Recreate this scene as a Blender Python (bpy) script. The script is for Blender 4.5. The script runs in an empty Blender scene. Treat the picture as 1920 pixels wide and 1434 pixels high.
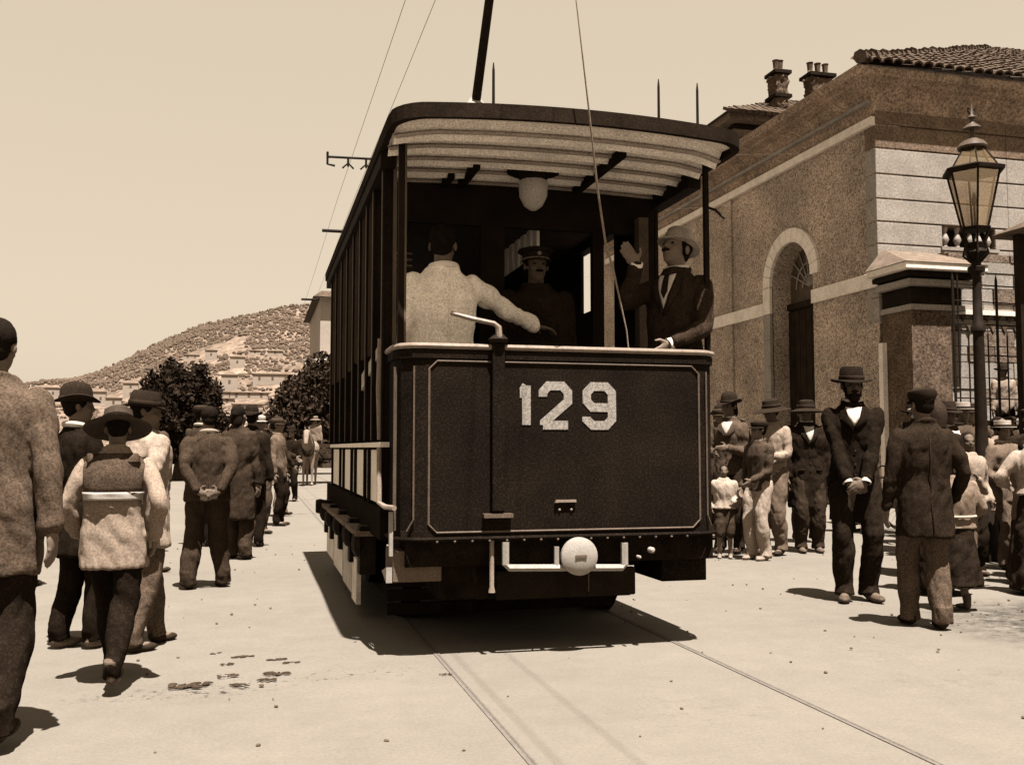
import bpy, bmesh, math, random
from mathutils import Vector, Matrix, noise
from mathutils.bvhtree import BVHTree
V = Vector
PI = math.pi
random.seed(129)
C = bpy.context.scene.collection
scene = bpy.context.scene

# ------------------------------------------------------------------ camera, sky, sun, exposure
cam_d = bpy.data.cameras.new('camera')
cam = bpy.data.objects.new('camera', cam_d)
C.objects.link(cam)
cam.location = (0, 0, 1.15)
cam.rotation_euler = (math.radians(93.804), 0, math.radians(-14.515))
cam_d.sensor_width = 36
cam_d.lens = 1850 / 1920 * 36
cam_d.clip_end = 4000
scene.camera = cam

SUN_DIR = V((-0.05, 0.33, -1.0)).normalized()          # the way the light travels
world = bpy.data.worlds.new('World')
scene.world = world
world.use_nodes = True
wn = world.node_tree
for n in list(wn.nodes):
    wn.nodes.remove(n)
w_out = wn.nodes.new('ShaderNodeOutputWorld')
w_bg = wn.nodes.new('ShaderNodeBackground')
w_sky = wn.nodes.new('ShaderNodeTexSky')
w_sky.sky_type = 'NISHITA'
w_sky.sun_disc = False
w_sky.sun_elevation = math.asin(-SUN_DIR.z)
w_sky.sun_rotation = math.atan2(-SUN_DIR.x, -SUN_DIR.y)
w_sky.air_density = 1.0
w_sky.dust_density = 3.0
w_bw = wn.nodes.new('ShaderNodeRGBToBW')               # a monochrome plate: the sky's brightness, toned sepia
w_pow = wn.nodes.new('ShaderNodeMath'); w_pow.operation = 'POWER'; w_pow.inputs[1].default_value = 0.22
w_mul = wn.nodes.new('ShaderNodeMath'); w_mul.operation = 'MULTIPLY'; w_mul.inputs[1].default_value = 0.935
w_tint = wn.nodes.new('ShaderNodeVectorMath'); w_tint.operation = 'SCALE'
w_tint.inputs[0].default_value = (1.0, 0.84, 0.635)
wn.links.new(w_sky.outputs[0], w_bw.inputs[0])
wn.links.new(w_bw.outputs[0], w_pow.inputs[0])
wn.links.new(w_pow.outputs[0], w_mul.inputs[0])
wn.links.new(w_mul.outputs[0], w_tint.inputs['Scale'])
wn.links.new(w_tint.outputs[0], w_bg.inputs['Color'])
w_bg.inputs['Strength'].default_value = 0.15
wn.links.new(w_bg.outputs[0], w_out.inputs[0])

sun_d = bpy.data.lights.new('sun', 'SUN')
sun_d.energy = 5.0
sun_d.angle = math.radians(0.5)
sun_d.color = (1.0, 0.96, 0.92)
sun = bpy.data.objects.new('sun', sun_d)
C.objects.link(sun)
sun.rotation_euler = SUN_DIR.to_track_quat('-Z', 'Y').to_euler()
sun.location = (0, -20, 60)

vs = scene.view_settings
scene.display_settings.display_device = 'sRGB'
vs.view_transform = 'Standard'
vs.look = 'None'
vs.gamma = 1
vs.exposure = 2.15
vs.use_curve_mapping = False
scene.render.film_transparent = False
try:
    scene.cycles.max_bounces = 6
    scene.cycles.use_denoising = True
except Exception:
    pass

# ------------------------------------------------------------------ helpers
def link(o, parent=None):
    C.objects.link(o)
    if parent is not None:
        o.parent = parent
    return o

def tag(o, label=None, cat=None, group=None, kind=None):
    if label: o['label'] = label
    if cat: o['category'] = cat
    if group: o['group'] = group
    if kind: o['kind'] = kind
    return o

def thing(name, label, cat, loc=(0, 0, 0), rz=0, group=None):
    if len(label.split()) > 16: print('LONG', label)
    o = bpy.data.objects.new(name, None)
    o.empty_display_size = 0.2
    C.objects.link(o)
    o.location = loc
    o.rotation_euler = (0, 0, rz)
    return tag(o, label, cat, group)

def copy_tree(o, parent=None):
    c = o.copy()
    link(c, parent)
    for ch in list(o.children):
        copy_tree(ch, c)
    return c

class MB:
    """collects shapes; build() links them as one mesh object"""
    def __init__(s):
        s.v = []; s.f = []
    def add(s, vs_, fs_):
        b = len(s.v)
        s.v += [tuple(p) for p in vs_]
        s.f += [tuple(i + b for i in f) for f in fs_]
        return s
    def box(s, c, size, rz=0, rx=0, ry=0):
        m = Matrix.Translation(c) @ Matrix.Rotation(rz, 4, 'Z') @ Matrix.Rotation(ry, 4, 'Y') @ Matrix.Rotation(rx, 4, 'X')
        h = V(size) / 2
        vs_ = [m @ V((x * h.x, y * h.y, z * h.z)) for x in (-1, 1) for y in (-1, 1) for z in (-1, 1)]
        return s.add(vs_, [(0, 1, 3, 2), (4, 6, 7, 5), (0, 4, 5, 1), (2, 3, 7, 6), (0, 2, 6, 4), (1, 5, 7, 3)])
    def bx(s, x0, x1, y0, y1, z0, z1):
        return s.box(((x0 + x1) / 2, (y0 + y1) / 2, (z0 + z1) / 2), (abs(x1 - x0), abs(y1 - y0), abs(z1 - z0)))
    def tube(s, pts, rad, seg=8, cap=True, closed=False, flat=1.0, up=None):
        pts = [V(p) for p in pts]
        n = len(pts)
        if not isinstance(rad, (list, tuple)): rad = [rad] * n
        vs_ = []; fs_ = []
        ref = V(up) if up else None
        prev = None
        for i, p in enumerate(pts):
            if closed:
                t = (pts[(i + 1) % n] - pts[i - 1])
            else:
                t = (pts[min(i + 1, n - 1)] - pts[max(i - 1, 0)])
            if t.length < 1e-9: t = V((0, 0, 1))
            t.normalize()
            if prev is None:
                a = ref if ref else (V((0, 1, 0)) if abs(t.y) < .9 else V((1, 0, 0)))
            else:
                a = prev
            u = a - t * a.dot(t)
            if u.length < 1e-6: u = t.orthogonal()
            u.normalize(); prev = u
            w = t.cross(u)
            for k in range(seg):
                an = 2 * PI * k / seg
                vs_.append(p + u * math.cos(an) * rad[i] * flat + w * math.sin(an) * rad[i])
        m = n if closed else n - 1
        for i in range(m):
            for k in range(seg):
                a_, b_ = i * seg + k, i * seg + (k + 1) % seg
                c_, d_ = ((i + 1) % n) * seg + (k + 1) % seg, ((i + 1) % n) * seg + k
                fs_.append((a_, b_, c_, d_))
        if cap and not closed:
            fs_.append(tuple(reversed(range(seg))))
            fs_.append(tuple((n - 1) * seg + k for k in range(seg)))
        return s.add(vs_, fs_)
    def lathe(s, prof, c=(0, 0, 0), seg=16, axis='Z', sx=1, sy=1):
        """prof: list of (radius, height)"""
        vs_ = []; fs_ = []
        c = V(c)
        for r, z in prof:
            for k in range(seg):
                a = 2 * PI * k / seg
                p = V((r * math.cos(a) * sx, r * math.sin(a) * sy, z))
                if axis == 'Y': p = V((p.x, -p.z, p.y))
                if axis == 'X': p = V((p.z, p.x, p.y))
                vs_.append(c + p)
        n = len(prof)
        for i in range(n - 1):
            for k in range(seg):
                fs_.append((i * seg + k, i * seg + (k + 1) % seg, (i + 1) * seg + (k + 1) % seg, (i + 1) * seg + k))
        fs_.append(tuple(reversed(range(seg))))
        fs_.append(tuple((n - 1) * seg + k for k in range(seg)))
        return s.add(vs_, fs_)
    def ell(s, c, r, m=None, seg=12, rings=8):
        r = V(r) if hasattr(r, '__len__') else V((r, r, r))
        vs_ = []; fs_ = []
        m = m or Matrix.Identity(3)
        c = V(c)
        for i in range(1, rings):
            th = PI * i / rings
            for k in range(seg):
                a = 2 * PI * k / seg
                vs_.append(c + m @ V((r.x * math.sin(th) * math.cos(a), r.y * math.sin(th) * math.sin(a), r.z * math.cos(th))))
        top = len(vs_); vs_.append(c + m @ V((0, 0, r.z))); vs_.append(c + m @ V((0, 0, -r.z)))
        for i in range(rings - 2):
            for k in range(seg):
                fs_.append((i * seg + k, (i + 1) * seg + k, (i + 1) * seg + (k + 1) % seg, i * seg + (k + 1) % seg))
        for k in range(seg):
            fs_.append((top, k, (k + 1) % seg))
            fs_.append((top + 1, (rings - 2) * seg + (k + 1) % seg, (rings - 2) * seg + k))
        return s.add(vs_, fs_)
    def loft(s, rings, cap=True):
        n = len(rings[0]); vs_ = [p for r in rings for p in r]; fs_ = []
        for i in range(len(rings) - 1):
            for k in range(n):
                fs_.append((i * n + k, i * n + (k + 1) % n, (i + 1) * n + (k + 1) % n, (i + 1) * n + k))
        if cap:
            fs_.append(tuple(reversed(range(n))))
            fs_.append(tuple((len(rings) - 1) * n + k for k in range(n)))
        return s.add(vs_, fs_)
    def prism(s, poly, f0, f1):
        """poly: 2-D points; f0/f1 map (u, v) to the two end faces"""
        n = len(poly)
        vs_ = [f0(*p) for p in poly] + [f1(*p) for p in poly]
        fs_ = [tuple(range(n)), tuple(reversed(range(n, 2 * n)))]
        for k in range(n):
            fs_.append((k, k + n, (k + 1) % n + n, (k + 1) % n))
        return s.add(vs_, fs_)
    def mesh(s, name='m'):
        me = bpy.data.meshes.new(name)
        me.from_pydata(s.v, [], s.f)
        bm = bmesh.new(); bm.from_mesh(me)
        bmesh.ops.recalc_face_normals(bm, faces=bm.faces)
        bm.to_mesh(me); bm.free()
        return me
    def build(s, name, mat, parent=None, smooth=False, bevel=0, loc=None):
        me = s.mesh(name)
        if mat: me.materials.append(mat)
        if smooth:
            me.polygons.foreach_set('use_smooth', [True] * len(me.polygons))
            try: me.set_sharp_from_angle(angle=math.radians(42))
            except Exception: pass
        o = bpy.data.objects.new(name, me)
        link(o, parent)
        if loc: o.location = loc
        if bevel:
            md = o.modifiers.new('b', 'BEVEL'); md.width = bevel; md.segments = 2; md.limit_method = 'ANGLE'
        return o

_tex = {}
def cloud_tex(scale, depth=2):
    k = (round(scale, 3), depth)
    if k not in _tex:
        t = bpy.data.textures.new('folds', 'CLOUDS')
        t.noise_scale = scale; t.noise_depth = depth
        _tex[k] = t
    return _tex[k]

fold_tex = bpy.data.textures.new('cloth_folds', 'CLOUDS'); fold_tex.noise_scale = .13; fold_tex.noise_depth = 2; fold_tex.noise_type = 'HARD_NOISE'
fold_axis = bpy.data.objects.new('fold_axis', None); C.objects.link(fold_axis); fold_axis.scale = (1, 1, 2.6)
def solid(mb, name, mat, parent, vox=0.012, sm=3, disp=0.0, dscale=0.1, dec=None, cut=None):
    """joins overlapping shapes into one continuous skin (voxel remesh), smooths and creases it"""
    off = V((random.uniform(-5, 5), random.uniform(-5, 5), random.uniform(-5, 5)))
    m2 = MB(); m2.v = [tuple(V(p) + off) for p in mb.v]; m2.f = mb.f
    me = m2.mesh('t')
    o = bpy.data.objects.new('tmp', me)
    C.objects.link(o)
    r = o.modifiers.new('r', 'REMESH'); r.mode = 'VOXEL'; r.voxel_size = vox; r.use_smooth_shade = True
    if sm:
        q = o.modifiers.new('s', 'SMOOTH'); q.iterations = sm; q.factor = 0.5
    if disp:
        d = o.modifiers.new('d', 'DISPLACE'); d.texture = cloud_tex(dscale * 1.6); d.strength = disp; d.mid_level = 0.5
        if dscale > .07:                                # drawn-out folds, longer than they are wide
            fold_axis.rotation_euler = (random.uniform(-.5, .5), random.uniform(-.6, .6), random.uniform(0, 3))
            d = o.modifiers.new('d', 'DISPLACE'); d.texture = fold_tex; d.texture_coords = 'OBJECT'; d.texture_coords_object = fold_axis
            d.strength = disp * 1.6; d.mid_level = 0.30
    if dec:
        d = o.modifiers.new('x', 'DECIMATE'); d.ratio = dec
    dg = bpy.context.evaluated_depsgraph_get()
    out = bpy.data.meshes.new_from_object(o.evaluated_get(dg))
    bpy.data.objects.remove(o); bpy.data.meshes.remove(me)
    out.transform(Matrix.Translation(-off))
    out.name = name
    out.materials.clear(); out.materials.append(mat)
    out.polygons.foreach_set('use_smooth', [True] * len(out.polygons))
    ob = bpy.data.objects.new(name, out)
    link(ob, parent)
    return ob

# ------------------------------------------------------------------ materials (a sepia print: every colour is a toned grey)
def tone(v, sat=0.0):
    t = min(1.0, v / 0.30 * (1 - sat))
    return (v, v * (0.655 + 0.225 * t), v * (0.42 + 0.33 * t))

_mats = {}
def mat(name, v, rough=0.9, var=0.3, scale=6.0, speck=0.35, sscale=90.0, bump=0.3, bdist=0.004, spec=0.3, metal=0.0, sat=0.0):
    key = (name, v, rough, var, scale, speck, sscale, bump, sat)
    if key in _mats: return _mats[key]
    m = bpy.data.materials.new(name)
    m.use_nodes = True
    nt = m.node_tree; N = nt.nodes; L = nt.links
    b = N['Principled BSDF']
    b.inputs['Roughness'].default_value = rough
    b.inputs['Metallic'].default_value = metal
    if 'Specular IOR Level' in b.inputs: b.inputs['Specular IOR Level'].default_value = spec * (.3 if v > .03 else .08)
    tc = N.new('ShaderNodeTexCoord')
    n1 = N.new('ShaderNodeTexNoise'); n1.inputs['Scale'].default_value = scale; n1.inputs['Detail'].default_value = 5; n1.inputs['Roughness'].default_value = .65
    n2 = N.new('ShaderNodeTexNoise'); n2.inputs['Scale'].default_value = sscale; n2.inputs['Detail'].default_value = 4; n2.inputs['Roughness'].default_value = .75
    L.new(tc.outputs['Object'], n1.inputs['Vector']); L.new(tc.outputs['Object'], n2.inputs['Vector'])
    r1 = N.new('ShaderNodeMapRange'); r1.inputs[1].default_value = .3; r1.inputs[2].default_value = .7
    r1.inputs[3].default_value = 1 - var; r1.inputs[4].default_value = 1 + var
    r2 = N.new('ShaderNodeMapRange'); r2.inputs[1].default_value = .35; r2.inputs[2].default_value = .65
    r2.inputs[3].default_value = 1 - speck; r2.inputs[4].default_value = 1 + speck
    if v < .03 and speck > .3:                          # dark paint and cloth: sparse lighter wear specks
        r2.inputs[1].default_value = .48; r2.inputs[2].default_value = .72
        r2.inputs[3].default_value = .8; r2.inputs[4].default_value = 3.0 if 'tram' in name else 2.0
    L.new(n1.outputs[0], r1.inputs[0]); L.new(n2.outputs[0], r2.inputs[0])
    mu = N.new('ShaderNodeMath'); mu.operation = 'MULTIPLY'
    L.new(r1.outputs[0], mu.inputs[0]); L.new(r2.outputs[0], mu.inputs[1])
    sc_ = N.new('ShaderNodeVectorMath'); sc_.operation = 'SCALE'
    sc_.inputs[0].default_value = tone(v, sat)
    L.new(mu.outputs[0], sc_.inputs['Scale'])
    L.new(sc_.outputs[0], b.inputs['Base Color'])
    if bump:
        bp = N.new('ShaderNodeBump'); bp.inputs['Strength'].default_value = bump; bp.inputs['Distance'].default_value = bdist
        ad = N.new('ShaderNodeMath'); ad.operation = 'ADD'
        L.new(n1.outputs[0], ad.inputs[0]); L.new(n2.outputs[0], ad.inputs[1])
        L.new(ad.outputs[0], bp.inputs['Height']); L.new(bp.outputs[0], b.inputs['Normal'])
    _mats[key] = m
    return m

def cloth(v, var=0.35, speck=0.4):
    q = .22 if v < .09 else .12
    return mat('cloth', v * .85, .95, q, 9.0, .55 if v < .09 else .34, 95.0, .35, .003, .15, 0, .25)
DARK = 0.0095
m_black = mat('black_cloth', DARK, .95, .4, 8, .4, 140, .5, .006, .15)
m_skin = mat('skin', 0.10, .6, .15, 12, .2, 160, .1, .001, .3)
m_skin_dk = mat('skin', 0.075, .6, .2, 12, .3, 160, .1, .001, .3)
m_hair = mat('hair', 0.008, .8, .3, 30, .4, 150, .6, .006, .3)
m_shoe = mat('leather', 0.02, .6, .3, 20, .4, 120, .2, .002, .4)
m_white = mat('white_linen', 0.24, .9, .12, 9, .12, 120, .3, .004, .2)
m_tram = mat('tram_paint', 0.0064, .8, .45, 2.3, .5, 85, .12, .001, .3)
m_trim = mat('tram_trim_paint', 0.065, .6, .25, 9, .35, 130, .15, .001, .4)
m_dkwood = mat('dark_wood', 0.011, .75, .35, 5, .4, 120, .3, .003, .3)
m_iron = mat('iron', 0.011, .6, .35, 12, .4, 120, .3, .002, .4)
m_paleboard = mat('pale_painted_boards', 0.62, .75, .12, 5, .16, 120, .2, .002, .3)
m_ceil = mat('ceiling_paint', 0.52, .8, .16, 5, .45, 100, .2, .002, .3)
m_canvas = mat('roof_canvas', 0.013, .95, .35, 6, .4, 120, .4, .004, .2)
m_bright = mat('worn_brass', 0.15, .45, .2, 20, .25, 120, .2, .001, .5)
m_wpaint = mat('white_paint', 0.19, .6, .12, 12, .18, 120, .2, .001, .4, 0, -.7)
m_stone = mat('pale_stone', 0.185, .95, .2, 1.6, .30, 24, .3, .006, .2, 0, -.5)
m_stucco = mat('brown_stucco', 0.235, .97, .4, .5, .75, 24, .5, .012, .2, 0, .3)
m_trimstone = mat('trim_stone', 0.50, .95, .16, 3, .2, 30, .5, .01, .2)
m_rough = mat('rough_render', 0.068, .97, .4, 3.0, .7, 20, .7, .02, .2, 0, .5)
m_rubble = mat('rubble_wall', 0.11, .97, .35, 4, .5, 22, .9, .03, .2)
m_tile = mat('roof_tile', 0.055, .95, .45, 5, .4, 40, .5, .01, .2)
m_door = mat('door_wood', 0.016, .8, .35, 3, .4, 60, .4, .004, .3)
m_leaf = mat('leaves', 0.014, .8, .6, 2.2, .5, 12, 0, 0, .2)
m_leaf2 = mat('leaves_lighter', 0.026, .8, .6, 2.0, .5, 12, 0, 0, .2)
m_bark = mat('bark', 0.03, .95, .4, 5, .4, 60, .6, .01, .2)
m_house = mat('house_wash', 0.21, .95, .12, .3, .12, 4, .2, .02, .2)
m_houseroof = mat('house_roof', 0.09, .95, .2, .3, .2, 4, .2, .02, .2)
m_rail = mat('rail_steel', 0.086, .8, .15, 8, .2, 90, .2, .001, .2, 0, -2.2)

m_glass = bpy.data.materials.new('lamp_glass'); m_glass.use_nodes = True
_n = m_glass.node_tree.nodes; _l = m_glass.node_tree.links
for n in list(_n): _n.remove(n)
_o = _n.new('ShaderNodeOutputMaterial'); _t = _n.new('ShaderNodeBsdfTransparent'); _g = _n.new('ShaderNodeBsdfGlossy'); _x = _n.new('ShaderNodeMixShader')
_t.inputs[0].default_value = (.93, .90, .86, 1); _g.inputs[0].default_value = (.8, .66, .48, 1); _g.inputs[1].default_value = .15
_x.inputs[0].default_value = .22
_l.new(_t.outputs[0], _x.inputs[1]); _l.new(_g.outputs[0], _x.inputs[2]); _l.new(_x.outputs[0], _o.inputs[0])
# ------------------------------------------------------------------ ground
def ground_material():
    m = bpy.data.materials.new('dusty_road'); m.use_nodes = True
    nt = m.node_tree; N = nt.nodes; L = nt.links
    b = N['Principled BSDF']; b.inputs['Roughness'].default_value = .97
    b.inputs['Specular IOR Level'].default_value = .1
    g = N.new('ShaderNodeNewGeometry')
    def nz(s, d=4, r=.6):
        n = N.new('ShaderNodeTexNoise'); n.inputs['Scale'].default_value = s; n.inputs['Detail'].default_value = d; n.inputs['Roughness'].default_value = r
        L.new(g.outputs['Position'], n.inputs['Vector']); return n.outputs[0]
    def mr(x, a, b_, c, d):
        n = N.new('ShaderNodeMapRange'); n.inputs[1].default_value = a; n.inputs[2].default_value = b_; n.inputs[3].default_value = c; n.inputs[4].default_value = d
        L.new(x, n.inputs[0]); return n.outputs[0]
    def mt(op, a, b_):
        n = N.new('ShaderNodeMath'); n.operation = op
        for i, q in enumerate((a, b_)):
            if isinstance(q, (int, float)): n.inputs[i].default_value = q
            else: L.new(q, n.inputs[i])
        return n.outputs[0]
    big = mr(nz(.6), .3, .7, .93, 1.06)
    mid = mr(nz(4, 6, .75), .3, .7, .92, 1.07)
    fine = mr(nz(60, 4, .8), .3, .7, .86, 1.12)
    f = mt('MULTIPLY', mt('MULTIPLY', big, mid), fine)
    # scattered dark dirt flecks
    spots = mr(nz(14, 4, .7), .70, .76, 0, .35)
    f = mt('SUBTRACT', f, spots)
    # trodden earth by the crowd at the right and a dirt streak at the left
    sp = N.new('ShaderNodeSeparateXYZ'); L.new(g.outputs['Position'], sp.inputs[0])
    def patch(cx, cy, rx, ry, lo, hi, s, amt):
        dx = mt('DIVIDE', mt('SUBTRACT', sp.outputs[0], cx), rx); dy = mt('DIVIDE', mt('SUBTRACT', sp.outputs[1], cy), ry)
        d = mt('ADD', mt('MULTIPLY', dx, dx), mt('MULTIPLY', dy, dy))
        inside = mr(d, .3, 1.0, 1, 0)
        return mt('MULTIPLY', mt('MULTIPLY', inside, mr(nz(s, 5, .75), lo, hi, 0, 1)), amt)
    f = mt('SUBTRACT', f, patch(5.6, 5.3, 1.5, 1.3, .36, .62, 9, .8))
    f = mt('SUBTRACT', f, patch(.25, 5.15, .9, .16, .56, .66, 16, .7))
    f = mt('SUBTRACT', f, patch(-.35, 5.0, .55, .15, .53, .64, 14, .75))
    f = mt('SUBTRACT', f, patch(3.4, 4.3, .5, .25, .52, .7, 13, .2))
    f = mt('SUBTRACT', f, patch(1.9, 4.1, .5, .3, .52, .7, 13, .2))
    f = mt('MAXIMUM', f, .08)
    v = N.new('ShaderNodeVectorMath'); v.operation = 'SCALE'
    v.inputs[0].default_value = (.103, .0880, .0705)
    L.new(f, v.inputs['Scale']); L.new(v.outputs[0], b.inputs['Base Color'])
    bp = N.new('ShaderNodeBump'); bp.inputs['Strength'].default_value = .35; bp.inputs['Distance'].default_value = .01
    L.new(mt('ADD', nz(30, 4), nz(7, 4)), bp.inputs['Height']); L.new(bp.outputs[0], b.inputs['Normal'])
    return m
m_ground = ground_material()

def ground_mesh():
    xs = [-1500, -500, -150, -60, -25, -12] + [-8 + .25 * i for i in range(73)] + [12, 20, 40, 90, 250, 800, 1500]
    ys = [-400, -100, -30, -8] + [0 + .25 * i for i in range(57)] + [16, 20, 28, 40, 70, 140, 300, 800, 2500]
    vs_ = []
    for y in ys:
        for x in xs:
            near = 1 if (-8 <= x <= 10 and 0 <= y <= 14) else 0
            z = near * 0.012 * noise.noise(V((x * .9, y * .9, 0))) * min(1, max(0, 4 * min(x + 8, 10 - x, y, 14 - y) / 4))
            if .7 < x < 2.8: z *= .0
            vs_.append((x, y, z))
    w = len(xs); fs_ = []
    for j in range(len(ys) - 1):
        for i in range(w - 1):
            a = j * w + i
            fs_.append((a, a + 1, a + w + 1, a + w))
    mb = MB(); mb.add(vs_, fs_)
    o = mb.build('ground', m_ground, smooth=True)
    tag(o, 'pale dusty unpaved street lying in full sun', kind='structure')
ground_mesh()

for x in (1.0, 2.43):                                   # grooved tram rails, flush with the road
    mb = MB()
    mb.bx(x - .020, x - .004, -2, 120, .001, .004); mb.bx(x + .006, x + .014, -2, 120, .001, .004)
    o = mb.build('tram_rail', m_rail)
    tag(o, 'steel tram rail sunk in the dusty street', kind='structure', group='rails of the tram track')
    mb = MB(); mb.bx(x - .004, x + .006, -2, 120, .0005, .0035)
    tag(mb.build('rail_groove', mat('groove_dirt', .062, .9, .2, 20, .2, 90, 0, 0, .1, 0, -2.5), o), kind='structure')

# loose stones and droppings on the road
mb = MB()
for i in range(700):
    x, y = random.uniform(-3.2, 6.5), random.uniform(3.2, 12)
    if random.random() < .45: x, y = random.gauss(5.7, .6), random.gauss(5.2, .6)
    r = random.uniform(.003, .011)
    mb.ell((x, y, r * .3 + .002), (r * random.uniform(.8, 1.6), r, r * .6), Matrix.Rotation(random.uniform(0, 3), 3, 'Z'), 6, 4)
tag(mb.build('gravel', mat('gravel', .06), smooth=True), 'small loose stones strewn over the dusty street', kind='stuff')
mb = MB()
for cx, cy, w, h in ((-.05, 5.72, .06, .022), (.13, 5.60, .05, .02), (-.13, 5.55, .04, .02), (-.28, 5.10, .10, .045), (-.06, 5.05, .05, .03),
                     (.08, 5.13, .045, .025), (-.12, 5.27, .05, .03), (.12, 5.26, .06, .03), (.2, 5.5, .04, .02), (-.2, 5.85, .025, .02), (.95, 5.02, .03, .02)):
    for k in range(22):
        r = random.uniform(.08, .26) * w
        mb.ell((cx + random.uniform(-1, 1) * w, cy + random.uniform(-1, 1) * h, .006), (r * random.uniform(.8, 2), r * .6, r * .3), Matrix.Rotation(random.uniform(-.7, .7), 3, 'Z'), 5, 4)
tag(mb.build('litter', mat('dark_dirt', .03)), 'small dark clods and droppings on the road near the boys', kind='stuff')

# ------------------------------------------------------------------ hill, houses on it, far trees
F = 1850.0
YAW = math.radians(14.515)
def bearing(px):
    """horizontal angle from +Y of a far direction seen at column px of the 1920 px photo"""
    return YAW + math.atan((px - 960) / F)
RIDGE = [(-900, 800), (-300, 765), (0, 724), (60, 714), (130, 707), (200, 688), (250, 664), (300, 641), (380, 610), (450, 590), (520, 578), (600, 573), (700, 574),
         (850, 590), (1000, 625), (1200, 675), (1500, 720), (2000, 770), (3200, 815)]
R0, R1 = 230.0, 820.0
def ridge_tan(px):
    for (a, ya), (b, yb) in zip(RIDGE, RIDGE[1:]):
        if a <= px <= b:
            y = ya + (yb - ya) * (px - a) / (b - a)
            return max(0.0, (840 - y) / F * math.cos(math.atan((px - 960) / F)))
    return 0.0
def hill_point(px, s):
    b = bearing(px); R = R0 + (R1 - R0) * s
    zr = ridge_tan(px) * R1
    z = zr * (s ** 1.25 if s <= 1 else max(0, 1 - (s - 1) * 1.5))
    n_ = noise.fractal(V((R * math.sin(b) * .012, R * math.cos(b) * .012, 3.3)), 1.0, 2.0, 4) * 5 * min(1, s * 2)
    return V((R * math.sin(b), R * math.cos(b), z + n_ * min(1, zr / 30) - (.4 if s < .02 else 0)))
def hill_at(px, py):
    want = (840 - py) / F * math.cos(math.atan((px - 960) / F))
    lo, hi = 0.0, 1.0
    for _ in range(24):
        mid = (lo + hi) / 2; p = hill_point(px, mid)
        if (p.z - 1.15) / math.hypot(p.x, p.y) < want: lo = mid
        else: hi = mid
    return hill_point(px, lo)
cols = [-900 + 20 * i for i in range(206)]
rows = [i / 40 for i in range(41)] + [1.1, 1.3, 1.67]
mb = MB(); vs_ = [hill_point(c, s) for s in rows for c in cols]; w = len(cols)
mb.add(vs_, [(j * w + i, j * w + i + 1, (j + 1) * w + i + 1, (j + 1) * w + i) for j in range(len(rows) - 1) for i in range(w - 1)])
m_hill = mat('hillside', .098, .97, .35, .02, .6, .25, .6, .5, .1)  # distance haze put into the colour as a paler tone
tag(mb.build('hill', m_hill, smooth=True), 'scrub covered hill rising behind the street', kind='structure')
HOUSES = (
    (230, 712, 257, 746, 'tall pale house low on the hill just left of the dark round tree'),
    (160, 728, 196, 762, 'small pale house at the foot of the hill behind the bowler hats'),
    (383, 652, 404, 674, 'small white house high on the slope above the dark round tree'),
    (343, 663, 370, 673, 'long low white house left of the highest one on the slope'),
    (414, 696, 444, 732, 'tall white house at the right edge of the dark round tree'),
    (474, 697, 546, 720, 'long white house with a flat front between the two dark trees'),
    (398, 732, 430, 746, 'low white house under the tall one beside the round tree'),
    (432, 733, 500, 748, 'low wide white house with hedge in front of it'),
    (436, 755, 492, 769, 'lowest long white house right of the round tree'),
    (430, 664, 456, 690, 'pale weathered house standing among bushes on the slope'),
    (198, 742, 226, 764, 'pale house beside the hat of the boy in white'),
    (64, 722, 108, 748, 'pale house at the far left foot of the hill'),
    (112, 728, 142, 750, 'small pale house second from the left at the foot of the hill'),
    (466, 655, 486, 663, 'tiny pale hut on the upper slope'),
    (500, 656, 528, 664, 'small pale barn highest on the slope nearest the tram'),
    (412, 745, 438, 756, 'narrow white cottage low on the slope behind the crowd'))
mb = MB()
for i in range(17000):                                   # scrub and small trees too many to count
    px = random.uniform(-100, 720)
    s = random.uniform(.12, 1.0) ** .8
    if px < 420 and s < .45 and random.random() < .6: continue
    p = hill_point(px, s); r = random.uniform(.5, 1.25) * (.5 + s * .8)
    if noise.noise(V((p.x * .02, p.y * .02, 0))) < -.12 and s < .75: continue
    py = 840 - (p.z - 1.15) / math.hypot(p.x, p.y) / math.cos(math.atan((px - 960) / F)) * F
    if any(h[0] - 3 < px < h[2] + 3 and h[1] < py < h[3] + 9 for h in HOUSES): continue
    m3 = Matrix.Rotation(random.uniform(0, 6), 3, 'Z')
    mb.ell(p + V((0, 0, r * .4)), (r, r * random.uniform(.7, 1.2), r * random.uniform(.6, 1.2)), m3, 6, 4)
tag(mb.build('hillside_scrub', mat('scrub', .070, .95, .3, .15, .5, 2, 0, 0, .1)), 'dark scrub and bushes covering the hillside', kind='stuff')  # tone kept close to the hillside's, painting in haze

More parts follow.
